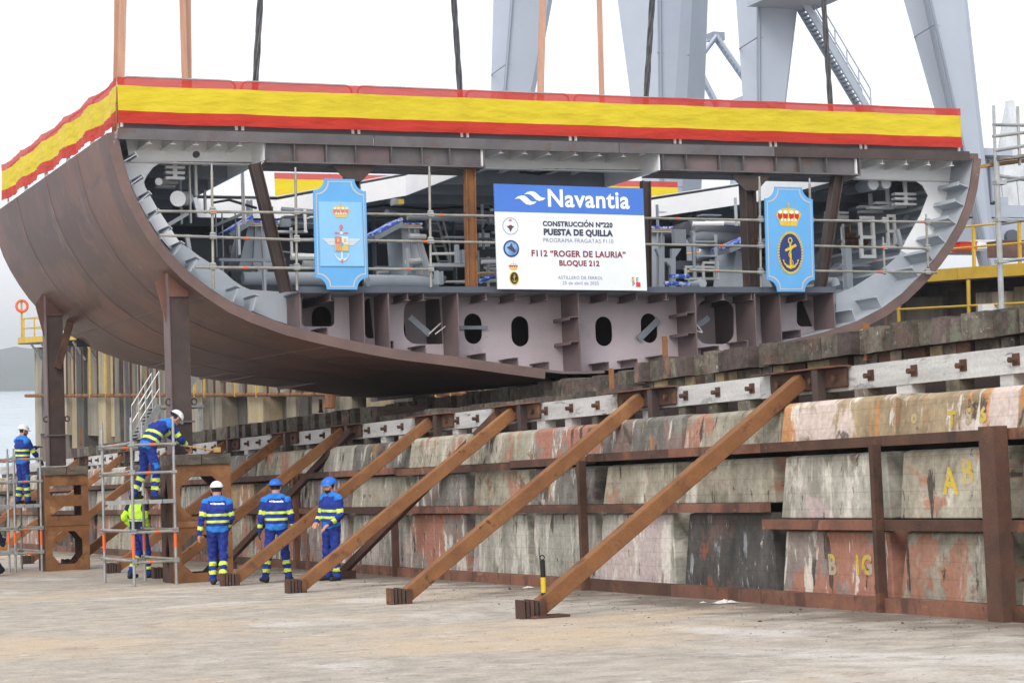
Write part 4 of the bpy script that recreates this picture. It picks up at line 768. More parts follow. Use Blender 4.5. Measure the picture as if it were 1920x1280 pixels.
# ================================================================ tube scaffold across the open face
def facescaf(label, verts, horis):
    t = thing('tube_scaffold', label, 'scaffold', (*[F(verts[0][0], verts[0][2], YF - .1)[0]], YF - .1, ZT))
    for px, y0, y1 in verts:
        a, c = hit(px - 3, y0, y=YF - .1), hit(px, y1, y=YF - .1); b = B(); b.tube(c, a, .026, 8); s_ = b.build('standard', 'tube_steel', t, smooth=True)
        b = B(); b.tube(a, a + V((0, 0, .12)), .019, 8); b.build('spigot', 'galvanised', s_)
    for px0, y0, px1, y1 in horis:
        a, c = hit(px0, y0, y=YF - .15), hit(px1, y1, y=YF - .15); b = B(); b.tube(a, c, .026, 8); s_ = b.build('ledger', 'tube_steel', t, smooth=True)
        m_ = a.lerp(c, random.uniform(.25, .8)); d = (c - a).normalized(); b = B(); b.tube(m_, m_ + d * .07, .0275, 8); b.build('tape_mark', 'orange_tape', s_)
    for px, y0, y1 in verts:
        for hx0, hy0, hx1, hy1 in horis:
            if hx0 - 4 <= px <= hx1 + 4:
                p = hit(px - 1, hy0 + (hy1 - hy0) * (px - hx0) / (hx1 - hx0), y=YF - .125); b = B(); b.box(p.x - .06, p.x + .06, YF - .17, YF - .08, p.z - .035, p.z + .04); b.tube((p.x - .05, YF - .13, p.z + .06), (p.x + .05, YF - .13, p.z + .06), .03, 6); b.build('coupler', 'galvanised', t)
facescaf('grey tube scaffold across the open left bay of the hull block', [(400, 320, 542), (557, 326, 544), (808, 324, 538)], [(292, 396, 590, 399), (299, 441, 592, 451), (366, 501, 590, 503), (686, 401, 928, 405), (687, 451, 930, 455), (688, 504, 810, 505)])
facescaf('grey tube scaffold across the open right bay of the hull block', [(1427, 342, 538), (1521, 345, 520), (1659, 455, 515), (1740, 412, 500)], [(1205, 409, 1432, 413), (1207, 458, 1434, 462), (1292, 506, 1436, 511), (1524, 413, 1782, 417), (1526, 461, 1742, 466), (1527, 508, 1757, 511)])
# ================================================================ lifting gear
mat('sling_web', C(196, 154, 132), C(176, 136, 116), 3, .8, stretch=(4, 4, .4), fine=.1); mat('wire_rope', C(92, 92, 96), C(58, 58, 62), 9, .5, metal=.3, stretch=(1, 1, .4), fine=.2)
def upto(px0, px1, y, zt=34): 
    a = hit(px0, 0, y=y); c = hit(px1, 240, y=y); d = (a - c); return c + d * ((8.2 - c.z) / d.z), c + d * ((zt - c.z) / d.z)
for pxs, w_, y, lb in ((((230, 224), (221, 217)), .14, 39.2, 'pair of brown webbing slings rising from the front left corner'), (((342, 351), (352, 354)), .12, 41, 'pair of brown webbing slings second from the left corner'), (((1018, 1012), ), .15, 42, 'brown webbing sling in front of the leftmost crane leg'), (((1123, 1131), ), .12, 42, 'thin brown webbing sling left of the middle wire rope')):
    t = thing('lifting_sling', lb, 'sling', upto(*pxs[0], y)[0])
    for k, q in enumerate(pxs):
        a, c = upto(*q, y + .15 * k); n = 14; b = B(); pts = [a.lerp(c, i / n) + V((jit(.012), 0, 0)) for i in range(n + 1)]
        for i in range(n): b.bar(pts[i], pts[i + 1], w_, .03, (0, 1, 0))
        b.build('webbing', 'sling_web', t)
for q, y, lb in (((488, 474), 41, 'grey wire rope bundle left of the other ropes over the front banner'), ((851, 867), 42, 'grey wire rope bundle above the middle of the banner'), ((1223, 1208), 41, 'grey wire rope bundle in front of a pale crane leg'), ((1544, 1560), 42, 'grey wire rope bundle crossing the crane stairway')):
    a, c = upto(*q, y); t = thing('wire_rope', lb, 'wire rope', a, 'wire ropes lifting the hull block')
    for k in range(4):
        ph = k * math.pi / 2; b = B(); b.path([a.lerp(c, i / 60) + V((.04 * math.cos(i * .9 + ph), .04 * math.sin(i * .9 + ph), 0)) for i in range(61)], .03, 6); b.build('strand', 'wire_rope', t, smooth=True)
# ================================================================ steel columns under the bilge, and their stands
def column(x, y, z0, z1, splice, label, brace):
    t = thing('support_column', label, 'column', (x, y, z0)); w_ = .36
    b = B(); b.box(x - w_ / 2, x + w_ / 2, y, y + .03, z0, z1); b.build('front_flange', 'dark_steel', t)
    b = B(); b.box(x - .015, x + .015, y + .032, y + .3, z0, z1); b.build('web', 'dark_steel', t)
    b = B(); b.box(x - w_ / 2, x + w_ / 2, y + .302, y + .33, z0, z1); b.build('back_flange', 'dark_steel', t)
    b = B(); b.box(x - w_ / 2 - .03, x - w_ / 2 - .004, y - .03, y + .36, z0, z1 + .2); b.build('side_plate', 'primer_mauve_dark', t)
    b = B(); b.box(x - .24, x + .22, y - .06, y + .4, splice, splice + .03); b.build('splice_plate', 'mill_steel', t)
    b = B(); b.plate([(x - .2, z1 + .25), (x - .2, z1 - .25), (x + .16, z1 - .25), (x + .2, z1 - .02)], [], lambda a, c: (a, y - .035, c), (0, .03, 0)); b.build('head_gusset', 'primer_brown', t)
    b = B(); b.plate([(x - .21, z1 + .3), (x - .4, z1 + .02), (x - .21, z1 - .75)], [], lambda a, c: (a, y + .15, c), (0, .025, 0)); b.build('side_gusset', 'primer_brown', t)
    if brace: b = B(); b.bar(brace[0], brace[1], .1, .16, (1, 0, 0)); b.build('diagonal_brace', 'rust_dark', t)
    for s_ in (-1, 1):
        b = B(); c = V((x + s_ * (w_ / 2 + .06), y + .05, splice + .38)); b.path([c + V((.05 * math.cos(k * .7), 0, .06 * math.sin(k * .7))) for k in range(10)], .016, 6); b.build('lifting_lug', 'dark_steel', t)
column(10.03, 38.45, 2.33, 5.45, 2.9, 'tall dark steel column under the near bilge of the hull', None)
column(9.74, 48.35, 2.33, 5.95, 3.0, 'tall dark steel column under the far end of the hull', ((9.75, 48.2, 4.5), (10.25, 48.5, 6.0)))
def stand(x0, x1, y0, y1, h, label, kind):
    t = thing('steel_stand', label, 'stand', ((x0 + x1) / 2, (y0 + y1) / 2, 0)); w_ = x1 - x0; m_ = (x0 + x1) / 2
    octo = lambda cx, cz, hx, hz: [(cx - hx, cz - hz * .45), (cx - hx * .5, cz - hz), (cx + hx * .5, cz - hz), (cx + hx, cz - hz * .45), (cx + hx, cz + hz * .45), (cx + hx * .5, cz + hz), (cx - hx * .5, cz + hz), (cx - hx, cz + hz * .45)]
    rect = lambda cx, cz, hx, hz: [(cx - hx, cz - hz), (cx + hx, cz - hz), (cx + hx, cz + hz), (cx - hx, cz + hz)]
    hs = [octo(m_, h * .24, w_ * .36, h * .16), octo(m_, h * .73, w_ * .36, h * .17)] if kind == 0 else [octo(m_, h * .24, w_ * .34, h * .17), rect(m_ - .02, h * .62, w_ * .36, h * .05), rect(m_ - .02, h * .84, w_ * .36, h * .05)]
    for y, nm in ((y0, 'front_plate'), (y1, 'back_plate')):
        b = B(); b.plate([(x0, .01), (x1, .01), (x1, h), (x0, h)], hs, lambda x, z: (x, y, z), (0, .03, 0)); b.build(nm, 'rust_steel' if y == y0 else 'rust_dark', t)
    dia = lambda cz, hz: [(.25 * (y1 - y0) + y0 + .1, cz), ((y0 + y1) / 2, cz - hz), (y1 - .1 - .1 * (y1 - y0), cz), ((y0 + y1) / 2, cz + hz)]
    for x, nm in ((x0, 'side_plate'), (x1 - .03, 'side_plate')):
        b = B(); b.plate([(y0 + .035, .01), (y1 - .005, .01), (y1 - .005, h), (y0 + .035, h)], [dia(h * .25, h * .17), dia(h * .74, h * .16)], lambda y, z: (x, y, z), (.03, 0, 0)); b.build(nm, 'rust_dark', t)
    for z in (h * .48, h - .03): b = B(); b.box(x0 + .03, x1 - .03, y0 + .03, y1, z, z + .03); b.build('cross_plate', 'rust_dark', t)
    b = B(); b.box(x0 - .005, x1 + .005, y0 - .02, y0 - .001, h * .47, h * .52); b.build('flange_strip', 'rust_steel', t)
    for k in range(2): b = B(); b.box(x0 + k * w_ / 2 + .01, x0 + (k + 1) * w_ / 2 - .005, y0 - .05, y1 + .05, h + .004, h + .19); b.build('packing_timber', 'grey_timber', t)
stand(9.72, 10.82, 38.15, 38.95, 2.12, 'rusty steel stand with octagonal cut-outs carrying the near column', 0)
stand(9.36, 10.34, 48.05, 48.85, 2.12, 'rusty steel stand with slotted upper plates carrying the far column', 1)
# ================================================================ background (world frame: level quay, sea, hills)
QZ = 4.15
mat('sea_water', C(150, 165, 178), C(176, 188, 198), .02, .18, fine=0, spec=.6)
m = MATS['sea_water']; n = m.node_tree.nodes; l = m.node_tree.links
tc = n.new('ShaderNodeTexCoord'); no = n.new('ShaderNodeTexNoise'); no.inputs['Scale'].default_value = .35; no.inputs['Detail'].default_value = 6; bp = n.new('ShaderNodeBump'); bp.inputs['Strength'].default_value = .6; bp.inputs['Distance'].default_value = .5
l.new(tc.outputs['Object'], no.inputs[0]); l.new(no.outputs['Fac'], bp.inputs['Height']); l.new(bp.outputs[0], n['Principled BSDF'].inputs['Normal'])
b = B(); b.add([(-4000, 40, -5.2), (4000, 40, -5.2), (4000, 6000, -5.2), (-4000, 6000, -5.2)], [(0, 1, 2, 3)]); o_ = b.build('sea', 'sea_water'); tag(o_, 'calm pale sea beyond the slipway', None, kind='structure')
mat('hill_forest', C(52, 66, 46), C(38, 50, 38), .02, .95, fine=.2, bscale=.05, c3=C(78, 84, 62), s3=.006, t3=.55)
b = B(); N = 260; random.seed(3)
prof = [0.0] * (N + 1)
for k in range(1, 30):
    a_, ph = 1 / k ** .9, random.random() * 6.28
    for i in range(N + 1): prof[i] += a_ * math.sin(i / N * 6.28 * k * 1.3 + ph)
for i in range(N + 1):
    x = -2600 + 5200 * i / N; hgt = 62 + prof[i] * 9
    for j, (yy, hz) in enumerate(((2700, 0), (2800, .45), (2950, .8), (3100, 1), (3400, .3), (3500, 0))): b.v.append(V((x + jit(6), yy + jit(20), -5.3 + hgt * hz + (jit(4) if 0 < hz else 0))))
for i in range(N):
    for j in range(5): b.f.append((i * 6 + j, (i + 1) * 6 + j, (i + 1) * 6 + j + 1, i * 6 + j + 1)); b.mi.append(0)
o_ = b.build('hill', 'hill_forest', None, smooth=True); tag(o_, 'distant wooded hills across the water', None, kind='structure')
# quay beside the slipway
mat('quay_concrete', C(160, 150, 132), C(120, 112, 100), .8, .9, bump=.3, stretch=(1.5, 1.5, .12), c3=C(86, 86, 88), s3=1.0, t3=.52, fine=.12, vary=.2, bscale=10)
mat('quay_dark', C(112, 106, 98), C(76, 74, 72), .8, .9, bump=.3, stretch=(1.5, 1.5, .12), c3=C(136, 100, 76), s3=.8, t3=.6, fine=.12, vary=.2, bscale=10)
mat('quay_tan', C(186, 170, 138), C(150, 136, 110), .8, .9, bump=.3, stretch=(1.5, 1.5, .12), c3=C(96, 92, 86), s3=.9, t3=.6, fine=.12, vary=.15, bscale=10)
mat('yellow_paint', C(212, 176, 66), C(190, 158, 66), 2, .6, fine=.08, c3=C(168, 130, 60), s3=1.5, t3=.62)
QA, QB = V((34.6, 34, 0)), V((22.5, 117.5, 0)); qd = (QB - QA).normalized(); qn = V((-qd.y, qd.x, 0)); qn = qn if qn.x < 0 else -qn; QL = (QB - QA).length
def Q(s, off=0, z=0): p = QA + qd * s + qn * off; return V((p.x, p.y, z))
quay = thing('quay_wall', 'tall concrete quay wall of vertical panels with a yellow edged walkway', 'quay', Q(QL / 2, 0, -5), frame=False)
def qbox(b, s0, s1, o0, o1, z0, z1): 
    vs = [Q(s, of, z) for z in (z0, z1) for s, of in ((s0, o0), (s1, o0), (s1, o1), (s0, o1))]; b.add(vs, [(3, 2, 1, 0), (4, 5, 6, 7), (0, 1, 5, 4), (1, 2, 6, 5), (2, 3, 7, 6), (3, 0, 4, 7)]); return b
b = B(); qbox(b, 0, QL, -.6, -60, -6, QZ - .25); b.build('core', 'quay_dark', quay)
s = 0; k = 0; random.seed(5)
while s < QL - .3:
    wd = random.choice([1.1, 1.5, .8, 2.0, .9]); wd = min(wd, QL - s); far = s > 34
    b = B(); qbox(b, s, s + wd - .02, -.6, [0, .18, .05, .3, -.15][k % 5], -6 if k % 3 else (1 if s < 60 else -1), QZ - .5 - (0 if k % 2 else .1)); b.build('wall_panel', random.choice(['quay_concrete', 'quay_tan', 'quay_concrete', 'quay_dark']) if far else random.choice(['quay_dark', 'quay_dark', 'quay_concrete']), quay)
    s += wd; k += 1
b = B(); qbox(b, 0, QL + .4, .75, -60, QZ - .25, QZ); b.build('walkway_slab', 'concrete_ground', quay)
s = 0
while s < QL: b = B(); qbox(b, s, min(s + 3.98, QL + .4), .76, .8, QZ - .26, QZ + .04); b.build('fascia', 'yellow_paint', quay); s += 4
b = B(); qbox(b, QL + .41, QL + .45, .8, -12, QZ - .32, QZ + .06); b.build('fascia', 'yellow_paint', quay)
s = 30
while s < QL: 
    b = B(); b.bar(Q(s, .1, QZ - 1.3), Q(s, .75, QZ - .35), .1, .1); b.build('cantilever_bracket', 'galvanised', quay); s += 1.6
for s in (QL - 18.2, QL - 24.6):
    b = B(); c = Q(s, .36, -1.2); b.v = []; b.add([c + qd * .32 * math.cos(k * .4) + V((0, 0, .75 * math.sin(k * .4))) for k in range(16)], [tuple(range(16))]); b.build('drain_opening', 'cable_black', quay)
# rust service pipe and hanging bars on the face
b = B(); b.path([Q(s, .55, QZ - 3.1 + .0 * s) for s in np.linspace(34, QL, 12)], .09, 8); solo(b, 'service_pipe', 'rust_steel', 'long rusty pipe running along the quay wall', 'pipe', tuple(Q(50, .5, QZ - 3)), frame=False)
bars = thing('hanging_bars', 'row of thin rusty bars hanging down the quay face above the pipe', 'bars', tuple(Q(60, .55, QZ - 3.1)), frame=False)
s = 36
while s < QL - 6: b = B(); b.box(*(lambda p: (p.x - .04, p.x + .04, p.y - .04, p.y + .04))(Q(s, .6)), QZ - 3.2, QZ - .35); b.build('bar', random.choice(['rust_dark', 'rust_dark', 'yellow_paint']), bars); s += 1.1
def qrail(s0, s1, off, label, z=QZ):
    t = thing('quay_railing', label, 'railing', tuple(Q(s0, off, z)), frame=False); n = max(2, int((s1 - s0) / 1.6)); s = s0
    for i in range(n + 1):
        p = Q(s0 + (s1 - s0) * i / n, off, z); b = B(); b.box(p.x - .035, p.x + .035, p.y - .035, p.y + .035, z, z + 1.1); b.build('post', 'yellow_paint', t)
    for h in (.55, 1.08): b = B(); b.tube(Q(s0, off, z + h), Q(s1, off, z + h), .03, 6); b.build('rail', 'yellow_paint', t)
qrail(2, 26, .6, 'yellow tube railing on the quay edge right of the hull'); qrail(34, 52, .6, 'yellow railing on the quay seen under the hull bilge'); qrail(54, QL, .6, 'yellow railing at the seaward end of the quay')
t = thing('quay_railing', 'short yellow railing returning across the end of the quay', 'railing', tuple(Q(QL + .3, .6, QZ)), frame=False)
for k in range(5): p = Q(QL + .3, .6 - k * 1.5, QZ); b = B(); b.box(p.x - .035, p.x + .035, p.y - .035, p.y + .035, QZ, QZ + 1.1); b.build('post', 'yellow_paint', t)
for h in (.55, 1.08): b = B(); b.tube(Q(QL + .3, .6, QZ + h), Q(QL + .3, -5.4, QZ + h), .03, 6); b.build('rail', 'yellow_paint', t)
# lower service walk on the dark wall right of the hull
t = thing('service_walkway', 'yellow tube handrails and cables of a lower service walkway on the dark wall', 'walkway', tuple(Q(10, .9, 1)), frame=False)
for h in (3.2, 2.7, 1.6): b = B(); b.tube(Q(0, 1.0, h), Q(26, 1.0, h), .035, 6); b.build('rail', 'yellow_paint', t)
for s in np.arange(1, 26, 2.6): b = B(); b.tube(Q(s, 1.0, .3), Q(s, 1.0, QZ - .3), .05, 6); b.build('post', 'yellow_paint', t)
b = B(); qbox(b, 0, 26, .2, 1.2, .3, .38); b.build('grating', 'galvanised', t)
for k in range(3): b = B(); b.path([Q(2 + i * 1.2, .95, 2.4 - .3 * k - .35 * abs(math.sin(i * .8 + k))) for i in range(18)], .02, 5); b.build('cable', 'tube_steel', t)
b = B(); b.bar(Q(8, 1.0, 3.8), Q(9.5, 1.1, 2.2), .12, .12); b.build('timber_brace', 'batten_wood', t)
p = Q(10.6, 1.1, 2.9); b = B(); b.box(p.x - .25, p.x + .25, p.y - .1, p.y + .1, p.z - .4, p.z + .3); b.build('junction_box', 'white_paint', t)
# quay furniture at the seaward end
p = Q(QL + .2, .65, QZ); t = thing('lifebuoy_stand', 'orange lifebuoy ring on a yellow post at the end of the quay', 'lifebuoy', tuple(p), frame=False)
mat('buoy_orange', C(232, 110, 62), C(210, 92, 52), 3, .6)
b = B(); b.box(p.x - .05, p.x + .05, p.y - .05, p.y + .05, QZ, QZ + 1.6); b.build('post', 'yellow_paint', t)
b = B(); c = p + V((0, -.1, 1.75)); b.path([c + V((.3 * math.cos(a_), 0, .3 * math.sin(a_))) for a_ in np.linspace(0, 2 * math.pi, 21)], .075, 8); b.build('ring', 'buoy_orange', t, smooth=True); b = B(); b.box(c.x - .05, c.x + .05, c.y + .08, c.y + .12, c.z - .35, c.z + .22); b.build('bracket', 'yellow_paint', t)
p = Q(QL - 3, -1.2, QZ); t = thing('lamp_post', 'thin lamp post with a dark lamp head on a side arm', 'lamp post', tuple(p), frame=False)
b = B(); b.tube(p, p + V((0, 0, 3.3)), .04, 6); b.build('pole', 'galvanised', t); b = B(); b.tube(p + V((0, 0, 3.3)), p + V((-1.3, 0, 3.35)), .03, 6); b.build('arm', 'galvanised', t); b = B(); b.box(p.x - 1.45, p.x - 1.2, p.y - .1, p.y + .1, QZ + 3.0, QZ + 3.5); b.build('lamp_head', 'cable_black', t)
p = Q(QL - 5, -2.5, QZ); t = thing('light_mast', 'tall grey mast with a cross arm on the quay end', 'mast', tuple(p), frame=False); b = B(); b.tube(p, p + V((0, 0, 4.6)), .09, 8); b.build('pole', 'galvanised', t); b = B(); b.box(p.x - .8, p.x + .9, p.y - .1, p.y + .1, QZ + 3.6, QZ + 3.8); b.build('cross_arm', 'galvanised', t)
mat('cabinet_olive', C(128, 130, 104), C(110, 112, 92), 2, .7)
p = Q(QL - 2.2, -2.2, QZ); t = thing('quay_cabinet', 'olive control cabinet behind the railing at the quay end', 'cabinet', tuple(p), frame=False); b = B(); b.box(p.x - .8, p.x + .8, p.y - .5, p.y + .5, QZ, QZ + 1.5); b.build('body', 'cabinet_olive', t); b = B(); b.box(p.x - .05, p.x + .0, p.y - .53, p.y - .5, QZ + .1, QZ + 1.4); b.build('door_seam', 'mid_grey_paint', t)
p = Q(QL - 6, -3, QZ); t = thing('quay_cabinet', 'tall pale cabinet partly hidden behind the far support column', 'cabinet', tuple(p), frame=False); b = B(); b.box(p.x - .3, p.x + 1.1, p.y - .5, p.y + .5, QZ, QZ + 2.8); b.build('body', 'offwhite_paint', t); b = B(); b.box(p.x - .36, p.x + 1.16, p.y - .56, p.y + .56, QZ + 2.8, QZ + 2.87); b.build('roof', 'grey_paint', t)
# access stair against the quay wall behind the near column
t = thing('access_stair', 'galvanised steel access stair rising behind the near support column', 'stair', tuple(MS @ V((15.5, 62, 2.4))))
def st(px, py, y): return hit(px, py, y=y)
a0, a1 = st(262, 822, 62), st(300, 760, 62); c0, c1 = st(300, 760, 62), st(352, 680, 62)
for (p, q, nm) in ((a0, a1, 'lower_flight'), (c0 + V((.5, 0, 0)), c1 + V((.5, 0, 0)), 'upper_flight')):
    b = B()
    for dy in (0, .9): b.bar(p + V((0, dy, 0)), q + V((0, dy, 0)), .05, .2, (0, 0, 1))
    for k in range(9): m_ = p.lerp(q, (k + .5) / 9); b.box(m_.x - .12, m_.x + .12, m_.y + .02, m_.y + .88, m_.z - .015, m_.z + .015)
    b.build(nm, 'galvanised', t)
    for dy in (0, .9):
        b = B()
        for h in (.5, 1.0): b.tube(p + V((0, dy, h)), q + V((0, dy, h)), .022, 6)
        for k in range(4): m_ = p.lerp(q, k / 3) + V((0, dy, 0)); b.tube(m_, m_ + V((0, 0, 1.0)), .022, 6)
        b.build('handrail', 'galvanised', t)
b = B(); b.box(a1.x, a1.x + 1.3, 61.9, 63, a1.z - .08, a1.z); b.build('landing', 'galvanised', t); b = B()
for x_ in (a1.x + .05, a1.x + 1.2): b = B(); b.bar((x_, 62, 2.3), (x_, 62, a1.z), .1, .1); b.build('leg', 'galvanised', t)
# orange pipe pile
b = B(); p = hit(618, 765, y=60); b.tube(p, p + V((.35, 0, 3.2)), .16, 10); solo(b, 'pipe_pile', 'rust_steel', 'leaning orange rusty pipe under the far end of the hull', 'pipe', tuple(p))
# ================================================================ gantry crane behind the block
mat('crane_grey', C(172, 181, 195), C(162, 171, 186), .15, .5, fine=.02, bscale=2)
mat('crane_dark', C(140, 148, 161), C(130, 138, 152), .15, .5, fine=.02, bscale=2)
crane = thing('gantry_crane', 'huge pale grey gantry crane with tapering box legs behind the hull', 'crane', tuple(MS @ V((45, 85, 8))))
ORG[crane.name] = V((45, 85, 8)); crane.matrix_world = MS @ Matrix.Translation(V((45, 85, 8)))
def cleg(top, bot, y, zt=62, zb_=8.4, m='crane_grey', deep=2.4):
    # top/bot: photo x of left, corner and right edges at photo y 0 and 190
    def edge(pt, pb, yy):
        a, c = hit(pt, 0, y=yy), hit(pb, 190, y=yy); d = a - c; return c + d * ((zb_ - c.z) / d.z), c + d * ((zt - c.z) / d.z)
    L0, L1 = edge(top[0], bot[0], y + deep); M0, M1 = edge(top[1], bot[1], y); R0, R1 = edge(top[2], bot[2], y + (.2 if deep > 0 else 2.4)); 
    K0, K1 = L0 + R0 - M0, L1 + R1 - M1
    b = B(); b.add([L0, M0, R0, K0, L1, M1, R1, K1], [(0, 1, 5, 4), (1, 2, 6, 5), (2, 3, 7, 6), (3, 0, 4, 7), (3, 2, 1, 0), (4, 5, 6, 7)]); lg = b.build('leg', m, crane)
    for k in range(1, 9):
        f = k / 9; p_, q_, r_ = L0.lerp(L1, f), M0.lerp(M1, f), R0.lerp(R1, f); b = B(); b.tube(p_, q_, .03, 4); b.tube(q_, r_, .03, 4); b.build('weld_seam', 'crane_dark', lg)
    o_ = (R0 - M0) * .12; b = B(); b.tube(M0 + o_ + V((0, -.12, 0)), M1 + o_ + V((0, -.12, 0)), .06, 6); b.build('conduit', 'crane_dark', lg)
    return lg
cleg((925, 957, 1036), (920, 942, 1000), 88); cleg((1187, 1232, 1298), (1216, 1234, 1288), 84)
cleg((1380, 1420, 1497), (1393, 1421, 1474), 80); cleg((1694, 1740, 1814), (1748, 1783, 1835), 76)
p = hit(1838, 300, y=78); 
for (x0, y0, x1, y1, nm) in ((1800, 285, 1868, 300, 'leg_cap'), (1815, 300, 1862, 380, 'bogie_frame'), (1802, 386, 1990, 412, 'sill_beam'), (1808, 412, 1985, 470, 'bogie_housing'), (1858, 372, 1878, 388, 'buffer')):
    a, c = hit(x0, y0, y=78), hit(x1, y1, y=78); b = B(); b.box(a.x, c.x, 77.5 if nm != 'leg_cap' else 76.8, 80, c.z, a.z); b.build(nm, 'crane_grey', crane)
for x in (1830, 1856): 
    a, c = hit(x, 300, y=77.4), hit(x + 2, 380, y=77.4); b = B(); b.box(a.x, c.x, 77.36, 77.5, c.z, a.z); b.build('bogie_rib', 'crane_dark', crane)
for x in (1850, 1900): a = hit(x, 445, y=77.3); b = B(); b.tube(a, a + V((0, .3, 0)), .35, 14); b.build('wheel', 'slate_paint', crane)
# stair and platform on the third leg
y = 79
a, c = hit(1420, -6, y=y), hit(1545, 12, y=y); b = B(); b.box(a.x, c.x, y - 1.2, y + .9, c.z, c.z + .2); b.build('platform', 'crane_grey', crane)
p0, p1 = hit(1500, -10, y=y), hit(1634, 215, y=y)
wv = V((.2, 1.6, .25)); b = B(); b.bar(p0, p1, .1, .28, (0, 0, 1)); b.bar(p0 + wv * 1.0 + V((.4, 0, 0)), p1 + wv + V((.4, 0, 0)), .1, .28, (0, 0, 1)); b.build('stair_stringer', 'crane_grey', crane)
for k in range(30): m_ = p0.lerp(p1, (k + .5) / 30); b = B(); b.bar(m_, m_ + wv + V((.4, 0, 0)), .24, .05); b.build('stair_tread', 'crane_dark', crane)
for off in (V((0, 0, 0)), wv + V((.4, 0, 0))):
    b = B()
    for h in (.6, 1.15): b.tube(p0 + off + V((0, 0, h)), p1 + off + V((0, 0, h)), .03, 6)
    for k in range(7): m_ = p0.lerp(p1, k / 6) + off; b.tube(m_, m_ + V((0, 0, 1.15)), .03, 6)
    b.build('stair_handrail', 'crane_grey', crane)
# distant luffing crane
t = thing('luffing_crane', 'faint distant white luffing crane jib between the gantry legs', 'crane', tuple(MS @ V((60, 140, 12)))); ORG[t.name] = V((60, 140, 12)); t.matrix_world = MS @ Matrix.Translation(V((60, 140, 12)))
def H(px, py, y=140): return hit(px, py, y=y)
for pts, r, nm in (([(1250, 185), (1306, 118), (1342, 70)], .35, 'jib'), ([(1342, 70), (1366, 105), (1392, 142), (1420, 185)], .3, 'back_mast'), ([(1306, 120), (1322, 155), (1345, 200)], .3, 'strut')):
    b = B(); P_ = [H(*p) for p in pts]
    for s_ in (-1, 1): b.path([p + V((s_ * r * .8, s_ * .6, 0)) for p in P_], .14, 5)
    tot = 9 * (len(P_) - 1)
    for k in range(tot): 
        f0, f1 = k / 9, (k + 1) / 9; g = lambda f: P_[min(int(f), len(P_) - 2)].lerp(P_[min(int(f), len(P_) - 2) + 1], f - min(int(f), len(P_) - 2)); s_ = 1 if k % 2 else -1
        b.tube(g(f0) + V((s_ * r * .8, s_ * .6, 0)), g(f1) + V((-s_ * r * .8, -s_ * .6, 0)), .07, 4)
    b.build(nm, 'crane_grey', t)
for a, c in (((1342, 70), (1290, 95)), ((1306, 118), (1290, 110)), ((1342, 70), (1358, 66)), ((1350, 70), (1392, 135))): b = B(); b.tube(H(*a), H(*c), .05, 4); b.build('stay', 'crane_grey', t)
b = B(); p = H(1342, 70); b.box(p.x - .5, p.x + .5, p.y - .5, p.y + .5, p.z - .3, p.z + .3); b.build('sheave_head', 'crane_dark', t); b = B(); b.bar(H(1420, 185), H(1420, 600), 3, 3); b.build('tower', 'crane_grey', t)
# sheeted mast and sheeted scaffold on the quay
mat('sheeting', C(222, 226, 230), C(196, 202, 208), 1.2, .4, bump=.5, bscale=5, fine=.05)
b = B(); p0, p1 = hit(1893, 395, y=95), hit(1893, 190, y=95); rr_ = [1.15, 1.0, .85, .6, .45, .22]; nn = 10
for i, r in enumerate(rr_):
    c = p0.lerp(p1, i / 5)
    for j in range(nn): a_ = j * 2 * math.pi / nn; b.v.append(c + V((r * math.cos(a_) + jit(.08), r * math.sin(a_) + jit(.08), 0)))
for i in range(5):
    for j in range(nn): b.f.append((i * nn + j, i * nn + (j + 1) % nn, (i + 1) * nn + (j + 1) % nn, (i + 1) * nn + j)); b.mi.append(0)
solo(b, 'sheeted_mast', 'sheeting', 'tall mast wrapped in white sheeting at the right edge', 'mast', tuple(p0))
t = thing('sheeted_scaffold', 'white sheeted scaffold block on the quay at the right edge', 'scaffold', tuple(hit(1900, 480, y=88)))
a, c = hit(1848, 330, y=88), hit(2000, 398, y=88)
for k in range(5):
    x0 = a.x + (c.x - a.x) * k / 5; x1 = a.x + (c.x - a.x) * (k + 1) / 5 - .03; b = B(); b.add([(x0, 88 + jit(.1), c.z), (x1, 88 + jit(.1), c.z), (x1, 88 + jit(.1), a.z), (x0, 88 + jit(.1), a.z), (x0, 91, c.z), (x1, 91, c.z), (x1, 91, a.z), (x0, 91, a.z)], [(0, 1, 2, 3), (7, 6, 5, 4), (0, 4, 5, 1), (1, 5, 6, 2), (2, 6, 7, 3), (3, 7, 4, 0)]); b.build('sheet', 'sheeting', t)
# clutter on the quay right of the hull
for px0, py0, px1, py1, y, m, lb in ((1800, 455, 1832, 468, 46.5, 'crown_red', 'red box on the quay edge behind the yellow railing'), (1832, 452, 1866, 466, 47, 'white_paint', 'white crate on the quay edge beside the red box'), (1876, 452, 1990, 480, 46.2, 'primer_brown', 'long brown plate standing on the quay edge at the right')):
    a, c = hit(px0, py0, y=y), hit(px1, py1, y=y); t = thing('quay_box', lb, 'box', ((a.x + c.x) / 2, y, c.z)); b = B(); b.box(a.x, c.x, y, y + .6, c.z, a.z); b.build('body', m, t); b = B(); b.box(a.x - .02, c.x + .02, y - .02, y + .62, a.z, a.z + .03); b.build('lid', m, t)
